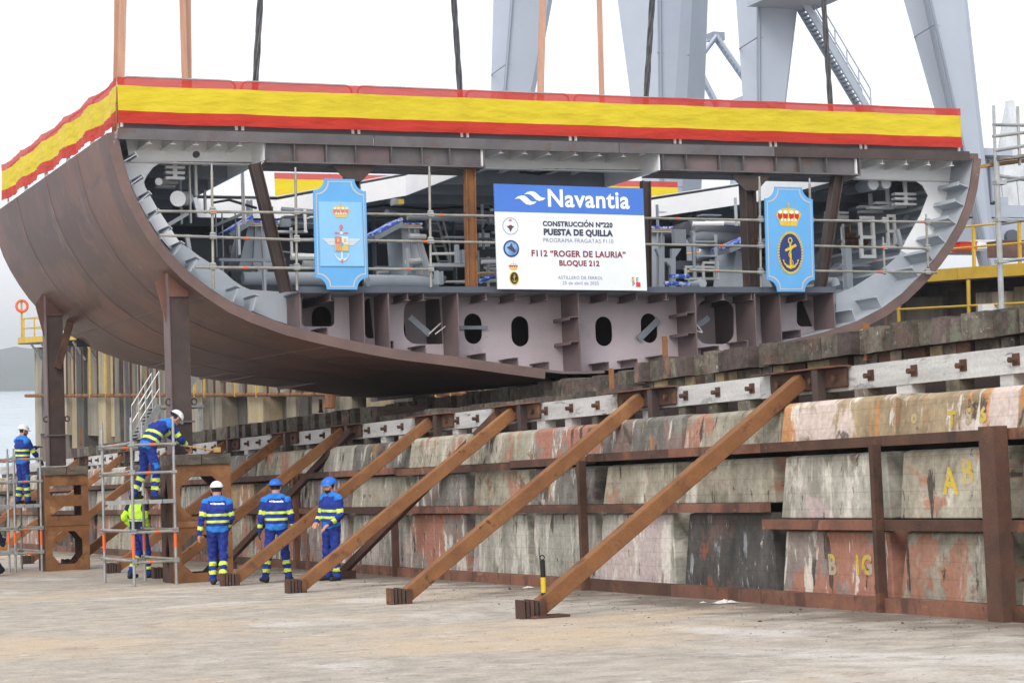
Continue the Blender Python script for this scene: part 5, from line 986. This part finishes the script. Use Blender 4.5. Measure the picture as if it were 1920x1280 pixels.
# near tube scaffold at the right edge
t = thing('side_scaffold', 'tall galvanised tube scaffold with timber boards at the right edge', 'scaffold', (21.2, 29, 2.4))
ys_ = 29.0
def sp(px, py): return hit(px, py, y=ys_)
for px0, py0, px1, py1, r in ((1868, 300, 1880, 640, .03), (1863, 198, 1867, 330, .016), (1908, 200, 1912, 310, .016)): b = B(); b.tube(sp(px1, py1), sp(px0, py0), r * 1.6, 8); b.build('standard', 'galvanised', t, smooth=True)
for px0, py0, px1, py1 in ((1862, 234, 1990, 236), (1862, 256, 1990, 240), (1864, 283, 1990, 262), (1870, 343, 1990, 322), (1872, 330, 1990, 346), (1874, 420, 1990, 400), (1875, 412, 1990, 414), (1878, 490, 1990, 478)):
    b = B(); b.tube(sp(px0, py0), sp(px1, py1), .03, 8); b.build('ledger', 'galvanised', t, smooth=True)
for py, k in ((300, 0), (306, 1)): 
    a, c = sp(1866, py), sp(1990, py - 16); b = B(); b.bar(a + V((0, .3 * k, 0)), c + V((0, .3 * k, 0)), .28, .05); b.build('board', 'batten_wood' if k else 'grey_timber', t)
for px, py in ((1874, 343), (1876, 412), (1878, 490)): p = sp(px, py); b = B(); b.box(p.x - .1, p.x + .1, ys_ - .06, ys_ + .06, p.z - .03, p.z + .03); b.build('rosette', 'galvanised', t)
# flood lamp hanging from nothing visible: lever arm of the walkway
# ================================================================ extra timbers under the block
random.seed(21)
crib('keel_blocks', 'dark timber keel blocks under the middle of the hull block', 17.3, 18.8, 3.2, 34.5, 60)
crib('low_way', 'low row of timbers and rusty boxes in the gap beneath the hull', 15.0, 16.2, 2.78, 29.7, 41.8, h=.24)
crib('inner_way', 'second row of timber blocks behind the front row at the right', 19.0, 20.2, 3.3, 17, 34)
crib('far_way', 'starboard row of timber blocks under the far side of the hull', 21.6, 22.8, 3.2, 22, 64)
for px, py0, py1, y, lb in ((1149, 738, 690, 31.2, 'short rusty stake by the keel blocks'), (1249, 668, 630, 29, 'short rusty stake on the timber row below the right bays'), (1629, 670, 606, 23.4, 'rusty stake standing in the timber row near the white rail'), (152, 833, 800, 60, 'short rusty plate standing on the far timbers'), (602, 770, 748, 46, 'small rusty stake under the far end of the hull')):
    a = hit(px, py0, y=y); c = hit(px, py1, y=y); b = B(); b.box(a.x - .035, a.x + .035, y, y + .05, a.z, c.z); b.box(a.x - .05, a.x + .05, y - .01, y + .06, a.z - .04, a.z); solo(b, 'steel_stake', 'rust_steel', lb, 'stake', tuple(a))
# ================================================================ ground scaffolds
def gscaf(label, xs, ys2, zs, htop, plat, extra=()):
    t = thing('tower_scaffold', label, 'scaffold', ((xs[0] + xs[1]) / 2, (ys2[0] + ys2[1]) / 2, 0))
    P4 = [(xs[0], ys2[0]), (xs[1], ys2[0]), (xs[1], ys2[1]), (xs[0], ys2[1])]
    for (x, y) in P4:
        b = B(); b.tube((x, y, 0.005), (x + .01, y, htop), .0275, 8); s_ = b.build('standard', 'galvanised', t, smooth=True)
        b = B(); b.tube((x + .01, y, htop), (x + .01, y, htop + .14), .02, 8); b.build('spigot', 'galvanised', s_)
        b = B(); b.tube((x, y, random.uniform(.5, .9)), (x, y, random.uniform(.92, 1.0)), .029, 8); b.build('tape_mark', 'orange_tape', s_)
    for z in zs:
        for i in range(4):
            a, c = P4[i], P4[(i + 1) % 4]
            if z > plat + .3 and i == 1: continue
            b = B(); b.tube((*a, z + .03 * (i % 2)), (*c, z + .03 * (i % 2)), .025, 8); s_ = b.build('ledger', 'tube_steel', t, smooth=True)
            m_ = V((*a, z)).lerp(V((*c, z)), random.uniform(.3, .7))
            for e in (a, c): b = B(); b.box(e[0] - .05, e[0] + .05, e[1] - .05, e[1] + .05, z - .02 + .03 * (i % 2), z + .03 + .03 * (i % 2)); b.build('rosette', 'galvanised', s_)
            d = (V((*c, z)) - V((*a, z))).normalized(); b = B(); b.tube(m_ + V((0, 0, .03 * (i % 2))), m_ + d * .08 + V((0, 0, .03 * (i % 2))), .0265, 8); b.build('tape_mark', 'orange_tape', s_)
    n = 3; w_ = (xs[1] - xs[0]) / n
    for k in range(n): b = B(); b.box(xs[0] + k * w_ + .03, xs[0] + (k + 1) * w_ + .015, ys2[0] - .04, ys2[1] + .04, plat - .07, plat); b.build('deck_board', 'galvanised', t)
    return t
random.seed(31)
gscaf('tower scaffold with the bending white-helmeted worker on its platform', (8.9, 9.66), (37.75, 40.1), (.42, .95, 2.0, 2.5), 2.85, 1.52)
gscaf('tower scaffold at the left edge carrying the worker with outstretched arms', (8.72, 9.3), (48.2, 50.6), (.42, .95, 2.0, 2.5), 2.6, 1.5)
gscaf('outer bay of tower scaffold cut by the left edge of the picture', (7.2, 8.6), (48.3, 50.7), (.42, .95, 2.0, 2.5), 2.6, 1.5)
# ================================================================ people
mat('work_blue', C(38, 60, 146), C(26, 46, 122), 6, .85, fine=.14, bump=.6, bscale=11)
mat('sky_blue', C(48, 128, 214), C(40, 112, 198), 5, .85, fine=.06)
mat('hi_vis', C(214, 236, 92), C(198, 224, 84), 5, .7, fine=.05)
mat('hi_vis_green', C(196, 240, 70), C(178, 226, 60), 4, .7, fine=.06, bump=.2, bscale=12)
mat('navy_cloth', C(34, 40, 62), C(24, 30, 48), 4, .85, fine=.1, bump=.2, bscale=14)
mat('skin', C(196, 146, 122), C(184, 132, 110), 9, .6, fine=.04); mat('hair', C(44, 36, 32), C(32, 26, 24), 20, .8); mat('eye_dark', C(60, 44, 40)); mat('lip', C(160, 96, 88))
mat('boot', C(48, 48, 52), C(36, 36, 40), 6, .7, fine=.1); mat('glove', C(72, 72, 70), C(52, 54, 54), 8, .8)
mat('helmet_white', C(238, 240, 242), C(232, 234, 237), 3, .3, fine=.01); mat('helmet_blue', C(42, 112, 206), C(36, 102, 196), 3, .3, fine=.01); mat('silver_band', C(196, 200, 204))
def cone_d(P, a, b_, ra, rb):
    a = np.array(a, float); b_ = np.array(b_, float); ab = b_ - a; t = np.clip(((P - a) @ ab) / max(ab @ ab, 1e-9), 0, 1)
    return np.linalg.norm(P - (a + t[:, None] * ab), axis=1) - (ra + (rb - ra) * t), t
def sdf(P, prims, k=.035, want=False):
    D = None; best = None; bi = None; bt = None
    for i, (a, c, ra, rb, fl) in enumerate(prims):
        Q_ = P
        if fl: ctr = (np.array(a) + np.array(c)) / 2; Q_ = P.copy(); Q_[:, 1] = ctr[1] + (P[:, 1] - ctr[1]) * fl
        d, t = cone_d(Q_, a, c, ra, rb)
        if want:
            if best is None: best = d.copy(); bi = np.zeros(len(P), int); bt = t.copy()
            else: m_ = d < best; best[m_] = d[m_]; bi[m_] = i; bt[m_] = t[m_]
        if D is None: D = d
        else: h = np.clip(.5 + .5 * (D - d) / k, 0, 1); D = D * (1 - h) + d * h - k * h * (1 - h)
    return (D, bi, bt) if want else D
def nets(prims, vox, k=.035):
    pts = np.array([p for q in prims for p in (q[0], q[1])], float); R0 = max(max(q[2], q[3]) for q in prims) + .03
    lo = pts.min(0) - R0; n = np.ceil((pts.max(0) + R0 - lo) / vox).astype(int) + 1
    g = np.stack(np.meshgrid(*[np.arange(m_) for m_ in n], indexing='ij'), -1).reshape(-1, 3); D = sdf(lo + g * vox, prims, k).reshape(n)
    ins = D < 0; acc = np.zeros(tuple(n - 1) + (3,)); cnt = np.zeros(tuple(n - 1))
    corners = [(i, j, l_) for i in (0, 1) for j in (0, 1) for l_ in (0, 1)]
    sl = lambda c: D[c[0]:n[0] - 1 + c[0], c[1]:n[1] - 1 + c[1], c[2]:n[2] - 1 + c[2]]
    for c in corners:
        for ax in range(3):
            if c[ax] == 0:
                e = list(c); e[ax] = 1; d0, d1 = sl(c), sl(e); m_ = (d0 < 0) != (d1 < 0); t = np.where(m_, d0 / np.where(m_, d0 - d1, 1), 0)
                for q in range(3): acc[..., q] += np.where(m_, c[q] + (t if q == ax else 0), 0)
                cnt += m_
    act = cnt > 0; idx = -np.ones(act.shape, int); idx[act] = np.arange(act.sum()); cells = np.argwhere(act)
    V_ = lo + (cells + acc[act] / cnt[act][:, None]) * vox; faces = []
    for ax in range(3):
        o1, o2 = [q for q in range(3) if q != ax]; s0 = [slice(None)] * 3; s1 = [slice(None)] * 3; s0[ax] = slice(0, -1); s1[ax] = slice(1, None)
        cr = np.argwhere(ins[tuple(s0)] != ins[tuple(s1)])
        ok = (cr[:, o1] > 0) & (cr[:, o2] > 0) & (cr[:, o1] < n[o1] - 1) & (cr[:, o2] < n[o2] - 1); cr = cr[ok]
        q = []
        for d1, d2 in ((-1, -1), (0, -1), (0, 0), (-1, 0)):
            c = cr.copy(); c[:, o1] += d1; c[:, o2] += d2; q.append(idx[c[:, 0], c[:, 1], c[:, 2]])
        faces.append(np.stack(q, 1))
    F_ = np.concatenate(faces); F_ = F_[(F_ >= 0).all(1)]; return V_, F_
def hand(parent, wrist, dirv, palmn, side, curl, m):
    # palm, four unequal fingers with two bends, thumb off the side of the palm
    d = V(dirv).normalized(); nrm_ = V(palmn); nrm_ = (nrm_ - d * nrm_.dot(d)).normalized(); s_ = d.cross(nrm_) * side; w_ = V(wrist); pr = []
    pr.append((tuple(w_), tuple(w_ + d * .085), .026, .024, 0)); pr.append((tuple(w_ + s_ * .022 + d * .03), tuple(w_ + s_ * .026 + d * .085), .018, .018, 0)); pr.append((tuple(w_ - s_ * .02 + d * .03), tuple(w_ - s_ * .026 + d * .08), .018, .017, 0))
    for k, (off, L) in enumerate(((.032, .075), (.011, .084), (-.011, .078), (-.031, .062))):
        p = w_ + d * .088 + s_ * off; dd = d.copy(); 
        for j in range(3):
            an = curl * (.5 + .5 * j); dd = (d * math.cos(an) + nrm_ * math.sin(an)); q = p + dd * L * (.45, .32, .25)[j]; pr.append((tuple(p), tuple(q), .0098 - .001 * j, .0092 - .001 * j, 0)); p = q
    p = w_ + s_ * .03 + d * .025; q = p + (s_ * .7 + d * .7 + nrm_ * .2).normalized() * .045; pr.append((tuple(p), tuple(q), .013, .011, 0)); r_ = q + (d + nrm_ * .4 * curl + s_ * .1).normalized() * .035; pr.append((tuple(q), tuple(r_), .011, .009, 0))
    vs, fs = nets(pr, .006, .008); b = B(); b.add([tuple(v) for v in vs], [tuple(int(i) for i in f) for f in fs]); return b.build('hand', m, parent, smooth=True)
def person(label, loc, rz, J, suit='work', helmet='helmet_white', glove=None, logo=False, curl=(.5, .5), look=0.):
    t = bpy.data.objects.new('person', None); COL.objects.link(t); tag(t, label, 'person'); t.empty_display_size = .2; ORG[t.name] = V((0, 0, 0))
    t.matrix_world = Matrix.Translation(MS @ V(loc)) @ Matrix.Rotation(rz, 4, 'Z')
    j = {k: np.array(v, float) for k, v in J.items()}; pr = []; tg = []
    def add(a, c, ra, rb, tag_, fl=0): pr.append((tuple(j[a] if isinstance(a, str) else a), tuple(j[c] if isinstance(c, str) else c), ra, rb, fl)); tg.append(tag_)
    pel, ch, nk, hd = j['pelvis'], j['chest'], j['neck'], j['head']; sx = (j['shR'] - j['shL']); sx = sx / np.linalg.norm(sx); hx = j['hipR'] - j['hipL']; hx = hx / np.linalg.norm(hx)
    for s_ in (-1, 1):
        add(pel + hx * s_ * .075, ch + sx * s_ * .085, .115, .125, 'torso'); add(ch + sx * s_ * .085, nk + sx * s_ * .09 - (nk - ch) * .25, .122, .085, 'torso_up')
    add(pel, ch, .13, .14, 'torso'); add(ch, nk, .12, .06, 'torso_up'); add(nk - (nk - ch) * .05, hd - (hd - nk) * .3, .056, .052, 'neck')
    fw = np.array([math.sin(look), math.cos(look), 0.]); u_ = (hd - nk); u_ = u_ / np.linalg.norm(u_) + np.array([0, 0, .7]); u_ = u_ / np.linalg.norm(u_); fw = fw - u_ * (fw @ u_); fw = fw / np.linalg.norm(fw); sd_ = np.cross(fw, u_)
    add(hd - u_ * .045 + fw * .015, hd + u_ * .045 - fw * .01, .078, .092, 'head'); add(hd - u_ * .085 + fw * .045, hd - u_ * .05 + fw * .03, .048, .062, 'head'); add(hd - u_ * .012 + fw * .095, hd - u_ * .035 + fw * .112, .011, .015, 'head')
    for s_ in (-1, 1): add(hd + sd_ * s_ * .088 - u_ * .03, hd + sd_ * s_ * .09 + u_ * .01, .014, .016, 'head')
    for S_ in 'LR':
        add('sh' + S_, 'el' + S_, .076, .056, 'uarm'); add('el' + S_, 'wr' + S_, .056, .044, 'farm'); add('hip' + S_, 'kn' + S_, .098, .074, 'thigh'); add('kn' + S_, 'an' + S_, .074, .062, 'shin')
        hl = j['an' + S_] + (j['an' + S_] - j['toe' + S_]) * .25; hl[2] = j['toe' + S_][2] + .005; add('an' + S_, tuple(hl), .05, .042, 'boot'); add(tuple(hl), 'toe' + S_, .044, .04, 'boot')
    vs, fs = nets(pr, .0145, .03); e_ = 1e-3      # cloth folds: push the suit in and out along its normal
    d0, bi0, bt0 = sdf(vs, pr, .03, True); gr = np.stack([sdf(vs + np.eye(3)[q] * e_, pr, .03) - d0 for q in range(3)], 1) / e_; ph = random.random() * 6
    fold = np.sin(vs[:, 2] * 62 + vs[:, 0] * 25 + 2 * np.sin(vs[:, 0] * 19 + vs[:, 1] * 23 + ph)) * .6 + np.sin(vs[:, 2] * 33 - vs[:, 0] * 41 + vs[:, 1] * 29 + ph * 2) * .7
    amp = np.array([{'torso': .007, 'torso_up': .005, 'uarm': .006, 'farm': .007, 'thigh': .007, 'shin': .011}.get(g, 0) for g in tg])[bi0]; vs = vs + gr * (fold * amp)[:, None]
    ctr = vs[fs].mean(1); _, bi, bt = sdf(ctr, pr, .03, True)
    cols = {'work': ('work_blue', 'sky_blue', 'hi_vis'), 'vest': ('navy_cloth', 'hi_vis_green', 'silver_band'), 'navy': ('navy_cloth', 'navy_cloth', 'navy_cloth')}[suit]
    names = [cols[0], cols[1], cols[2], 'skin', 'hair', 'boot', 'eye_dark', 'lip', 'work_blue' if suit != 'navy' else 'navy_cloth', 'hi_vis']; mi = []
    ax = ch - pel; L2 = ax @ ax
    for f_, (c, i, q) in enumerate(zip(ctr, bi, bt)):
        g = tg[i]; m_ = 0
        if g in ('torso', 'torso_up'):
            z = ((c - pel) @ ax) / L2
            if suit == 'work': m_ = 2 if (.32 < z < .47 or .68 < z < .83) else 1 if z < .14 and z > -.2 else 8 if z <= -.2 else 1 if z > 1.52 else 0
            elif suit == 'vest': m_ = 1 if z > .55 else 2 if .4 < z < .5 else 0 if z > -.15 else 8
        elif g == 'uarm': m_ = (2 if .62 < q < .86 else 1 if q < .1 else 0) if suit == 'work' else (1 if suit == 'vest' and q > .55 else 0)
        elif g == 'farm': m_ = (2 if .5 < q < .76 else 0) if suit == 'work' else (2 if suit == 'vest' and q > .85 else 1 if suit == 'vest' else 0)
        elif g == 'thigh': m_ = 1 if suit == 'work' and .6 < q < .88 and abs(c[0]) > abs(j['knR'][0]) + .055 and c[0] > 0 else 8
        elif g == 'shin': m_ = 9 if suit != 'navy' and (.3 < q < .46 or .66 < q < .82) else 8
        elif g == 'boot': m_ = 5
        elif g == 'neck': m_ = 3
        else:
            r_ = c - hd; fz, uz_, sz = r_ @ fw, r_ @ u_, r_ @ sd_; m_ = 3
            if uz_ > .03 and fz < .06 or fz < -.02 and uz_ > -.05: m_ = 4
            elif fz > .05 and .0 < uz_ < .018 and .018 < abs(sz) < .045: m_ = 6
            elif fz > .06 and -.078 < uz_ < -.062 and abs(sz) < .024: m_ = 7
            elif fz > .0 and uz_ < -.07: m_ = 4 if suit == 'work' and look else 3
        mi.append(m_)
    b = B(); b.add([tuple(v) for v in vs], [tuple(int(i) for i in f) for f in fs]); b.mi = mi; b.build('body', names, t, smooth=True)
    # helmet: shell with brim
    b = B(); n1, n2 = 9, 20
    for a_ in range(n1):
        th = math.pi / 2 * a_ / (n1 - 1) * 1.0; rr2 = math.cos(th)
        for q in range(n2):
            ph = 2 * math.pi * q / n2; e = V(fw) * math.cos(ph) * .135 * rr2 + V(sd_) * math.sin(ph) * .118 * rr2 + V(u_) * (.035 + .118 * math.sin(th)); b.v.append(V(hd) + e - V(fw) * .006)
    for a_ in range(n1 - 1):
        for q in range(n2): b.f.append((a_ * n2 + q, a_ * n2 + (q + 1) % n2, (a_ + 1) * n2 + (q + 1) % n2, (a_ + 1) * n2 + q)); b.mi.append(0)
    k0 = len(b.v)
    for q in range(n2):
        ph = 2 * math.pi * q / n2; w_ = .012 + .035 * max(0, math.cos(ph)) ** 2; b.v.append(V(hd) + V(fw) * (math.cos(ph) * (.135 + w_) - .006) + V(sd_) * math.sin(ph) * (.118 + w_ * .5) + V(u_) * (.022 - .012 * max(0, math.cos(ph))))
    for q in range(n2): b.f.append((q, (q + 1) % n2, k0 + (q + 1) % n2, k0 + q)); b.mi.append(0)
    hm = b.build('helmet', helmet, t, smooth=True)
    b = B(); b.path([V(hd) + V(fw) * (math.cos(a_) * .132 - .006) * .99 + V(sd_) * math.sin(a_) * .117 - V(u_) * (-.03) for a_ in np.linspace(math.pi * .55, math.pi * 1.45, 10)], .009, 5); b.build('headband', 'boot', hm)
    b = B()
    for s_ in (-1, 1): b.path([V(hd) + V(sd_) * s_ * .1 + V(u_) * .03, V(hd) + V(sd_) * s_ * .088 - V(u_) * .06 + V(fw) * .01, V(hd) - V(u_) * .125 + V(fw) * .045], .006, 4)
    b.build('chin_strap', 'boot', hm)
    for S_, cu in zip('LR', curl):
        d = j['wr' + S_] - j['el' + S_]; pn = V((1 if S_ == 'L' else -1, .25, 0)) if abs(d[2]) > abs(d[1]) else V((0, 0, -1)); hand(t, j['wr' + S_], d, pn, -1 if S_ == 'L' else 1, cu, glove or 'skin')
    if logo:
        b = B(); tv, tf = textmesh('Navantia', .055, .002)
        def onback(x, z):
            P_ = np.array([[x, y, z] for y in np.linspace(-.35, 0, 120)]); D = sdf(P_, pr, .03); q = np.argmax(D < .004); return (x, P_[q][1] - .004, z)
        z0 = float(ch[2]) + .1; b.add([onback(float(ch[0]) + .025 + q.x, z0 + q.y) for q in tv], tf)
        for pts in ([(-.12, .02), (-.105, .035), (-.085, .02), (-.1, .005)],): b.add([onback(float(ch[0]) + x, z0 + z) for x, z in pts], [(0, 1, 2, 3)])
        b.build('back_lettering', 'ink_white', t, fix=False)
    # belt-line pocket on the thigh
    return t
def base(**kw):
    J = dict(pelvis=(0, 0, .98), chest=(0, .0, 1.3), neck=(0, -.01, 1.52), head=(0, .03, 1.655), shL=(-.195, -.01, 1.43), shR=(.195, -.01, 1.43), elL=(-.26, -.03, 1.15), elR=(.26, -.03, 1.15), wrL=(-.275, .06, .9), wrR=(.275, .06, .9),
             hipL=(-.095, 0, .93), hipR=(.095, 0, .93), knL=(-.11, .02, .5), knR=(.11, .02, .5), anL=(-.12, -.02, .1), anR=(.12, -.02, .1), toeL=(-.15, .14, .042), toeR=(.15, .14, .042)); J.update(kw); return J
# person faces local +Y; rz turns it (0 = down the slipway, away from the camera)
person('worker in blue overalls and white helmet seen from behind, walking beside the near stand', (10.14, 36.75, 0), R_(-14), base(elL=(-.27, -.08, 1.16), wrL=(-.31, -.06, .9), elR=(.25, .02, 1.16), wrR=(.2, .16, .96), knL=(-.09, .1, .51), anL=(-.08, .02, .1), toeL=(-.08, .18, .042), knR=(.1, .02, .5), anR=(.08, -.2, .12), toeR=(.09, -.05, .042)), logo=True, look=.1)
person('worker in blue overalls and blue helmet seen from behind, standing with feet apart', (11.12, 36.45, 0), R_(-16), base(anL=(-.2, -.02, .1), anR=(.2, -.02, .1), toeL=(-.27, .13, .042), toeR=(.26, .13, .042), knL=(-.15, .03, .5), knR=(.15, .03, .5), wrL=(-.29, .02, .9), wrR=(.3, .04, .9)), helmet='helmet_blue', glove='glove', logo=True, look=.25)
person('smiling worker in blue helmet standing half turned beside the concrete wall', (11.9, 35.75, 0), R_(112), base(wrL=(-.2, .22, 1.0), elL=(-.26, .0, 1.14), wrR=(.12, .24, 1.02), elR=(.26, .02, 1.14)), helmet='helmet_blue', look=.55)
person('worker in blue overalls bending over the near stand from the tower scaffold', (9.36, 38.05, 1.525), R_(-76), base(pelvis=(0, -.12, .95), chest=(0, .08, 1.24), neck=(0, .32, 1.39), head=(0, .47, 1.44), shL=(-.19, .26, 1.33), shR=(.19, .26, 1.33), elL=(-.22, .46, 1.12), elR=(.22, .42, 1.08), wrL=(-.1, .66, .96), wrR=(.1, .64, .92), hipL=(-.1, -.12, .91), hipR=(.1, -.1, .91), knL=(-.13, -.12, .5), knR=(.12, .0, .5), anL=(-.15, -.32, .12), anR=(.14, -.06, .1), toeL=(-.16, -.16, .042), toeR=(.16, .1, .042)), curl=(1.2, 1.2))
person('worker in blue overalls reaching out with both arms on the left tower scaffold', (9.12, 49.3, 1.505), R_(-66), base(elL=(-.2, .24, 1.22), wrL=(-.12, .44, 1.26), elR=(.22, .18, 1.14), wrR=(.16, .36, .98), anL=(-.12, -.06, .1), toeL=(-.14, .1, .042), anR=(.12, .05, .1), toeR=(.14, .22, .042)), glove='glove', look=.35)
person('worker in yellow and navy high visibility jacket walking behind the tower scaffold', (9.86, 41.4, 0), R_(-58), base(knL=(-.1, .12, .52), anL=(-.1, -.12, .14), toeL=(-.1, .03, .045), knR=(.1, .12, .5), anR=(.1, .16, .1), toeR=(.1, .32, .042), elL=(-.26, -.14, 1.18), wrL=(-.2, .02, .98), elR=(.26, -.1, 1.18), wrR=(.2, .06, 1.0)), suit='vest', glove='glove')
person('photographer in dark jacket crouching at the left picture edge with a camera', (7.88, 46.8, 0), R_(-40), base(pelvis=(0, -.1, .5), chest=(0, .02, .8), neck=(0, .1, .98), head=(0, .17, 1.1), shL=(-.19, .06, .92), shR=(.19, .06, .92), elL=(-.24, .22, .7), elR=(.24, .2, .68), wrL=(-.08, .4, .78), wrR=(.14, .42, .76), hipL=(-.1, -.1, .46), hipR=(.1, -.1, .46), knL=(-.16, .3, .5), knR=(.18, .22, .12), anL=(-.16, .2, .1), toeL=(-.18, .36, .042), anR=(.18, -.2, .1), toeR=(.2, -.06, .042)), suit='navy')
t = thing('camera_body', 'black and silver camera held by the crouching photographer', 'camera', (8.16, 47.12, .72)); p = V((8.16, 47.12, .8)); b = B(); b.box(p.x - .08, p.x + .08, p.y - .04, p.y + .04, p.z - .06, p.z + .05); b.build('body', 'cable_black', t); b = B(); b.tube(p + V((.02, .02, 0)), p + V((.14, .13, 0)), .035, 10); b.build('lens', 'silver_band', t)
# long wooden handle held by the bending worker
b = B(); b.tube((9.86, 38.0, 2.48), (10.5, 37.95, 2.36), .016, 6); b.box(10.46, 10.58, 37.9, 38.0, 2.33, 2.42); solo(b, 'hammer', ['batten_wood'], 'long wooden handled tool in the hands of the bending worker', 'hammer', (9.86, 38.0, 2.48))
# ================================================================ marker post and litter
p = hit(1021, 1157, z=0); t = thing('marker_post', 'black and yellow striped steel marker post beside the nearest strut foot', 'marker post', tuple(p))
b = B(); b.box(p.x - .22, p.x + .26, p.y - .16, p.y + .16, .004, .03); b.build('base_plate', 'rust_dark', t)
z = .03
for h, m in ((.26, 'cable_black'), (.18, 'yellow_mark'), (.2, 'cable_black')): b = B(); b.tube((p.x, p.y, z), (p.x, p.y, z + h), .03, 12); b.build('post_band', m, t, smooth=True); z += h
b = B(); b.path([V((p.x, p.y, z + .03)) + V((.028 * math.cos(a_), 0, .028 * math.sin(a_))) for a_ in np.linspace(0, 6.28, 12)], .007, 5); b.build('eye_ring', 'cable_black', t)
p = hit(123, 1010, z=0)
random.seed(41)
mat('litter_white', C(226, 224, 218), C(206, 204, 198), 6, .7)
for px, py, s_, lb in ((1360, 1130, .16, 'crumpled white plastic at the foot of the wall'), (990, 1102, .09, 'small white scrap near the wall base'), (1318, 1130, .05, 'tiny white scrap left of the crumpled plastic')):
    p = hit(px, py, z=0); b = B(); n = 7; pts = [V((p.x + (i / n - .5) * s_ * 2, p.y + (k / n - .5) * s_ * 1.6, .006 + random.random() * s_ * .55 * (1 - abs(i / n - .5) * 1.9) * (1 - abs(k / n - .5) * 1.9))) for i in range(n + 1) for k in range(n + 1)]
    b.add(pts, [(i * (n + 1) + k, (i + 1) * (n + 1) + k, (i + 1) * (n + 1) + k + 1, i * (n + 1) + k + 1) for i in range(n) for k in range(n)]); solo(b, 'litter', 'litter_white', lb, 'litter', tuple(p))
b = B()
for k in range(1600):                 # grit and rust flakes scattered towards the wall
    u = random.random(); x, y, s_ = (13.2 - abs(random.gauss(0, 1.6)), random.uniform(17, 60), random.uniform(.004, .017)) if u < .75 else (random.uniform(2, 12), random.uniform(12, 40), random.uniform(.004, .012))
    if u < .04: s_ *= 2
    a_ = random.random() * 3; c_, d_ = math.cos(a_) * s_, math.sin(a_) * s_; b.add([(x - c_, y - d_, .003), (x + d_, y - c_, .003), (x + c_, y + d_ * .7, .003), (x - d_ * .6, y + c_, .003), (x, y, .003 + s_ * .5)], [(0, 1, 4), (1, 2, 4), (2, 3, 4), (3, 0, 4)])
o_ = b.build('grit', 'dark_steel'); o_.matrix_world = MS; tag(o_, 'scattered rust flakes and grit on the concrete apron', 'grit', kind='stuff')
# ================================================================ sea haze
b = B(); b.box(-4200, 4200, -60, 6200, -6.5, 140); hz = b.build('haze', 'white_paint'); hz.data.materials.clear(); tag(hz, 'thin pale sea haze in the air', 'haze', kind='stuff')
m = bpy.data.materials.new('haze_air'); m.use_nodes = True; n = m.node_tree.nodes; n.clear(); ou = n.new('ShaderNodeOutputMaterial'); pv = n.new('ShaderNodeVolumePrincipled'); pv.inputs['Color'].default_value = (.9, .94, 1, 1); pv.inputs['Density'].default_value = .00032; pv.inputs['Anisotropy'].default_value = .2; m.node_tree.links.new(pv.outputs[0], ou.inputs['Volume']); hz.data.materials.append(m); hz.visible_shadow = True
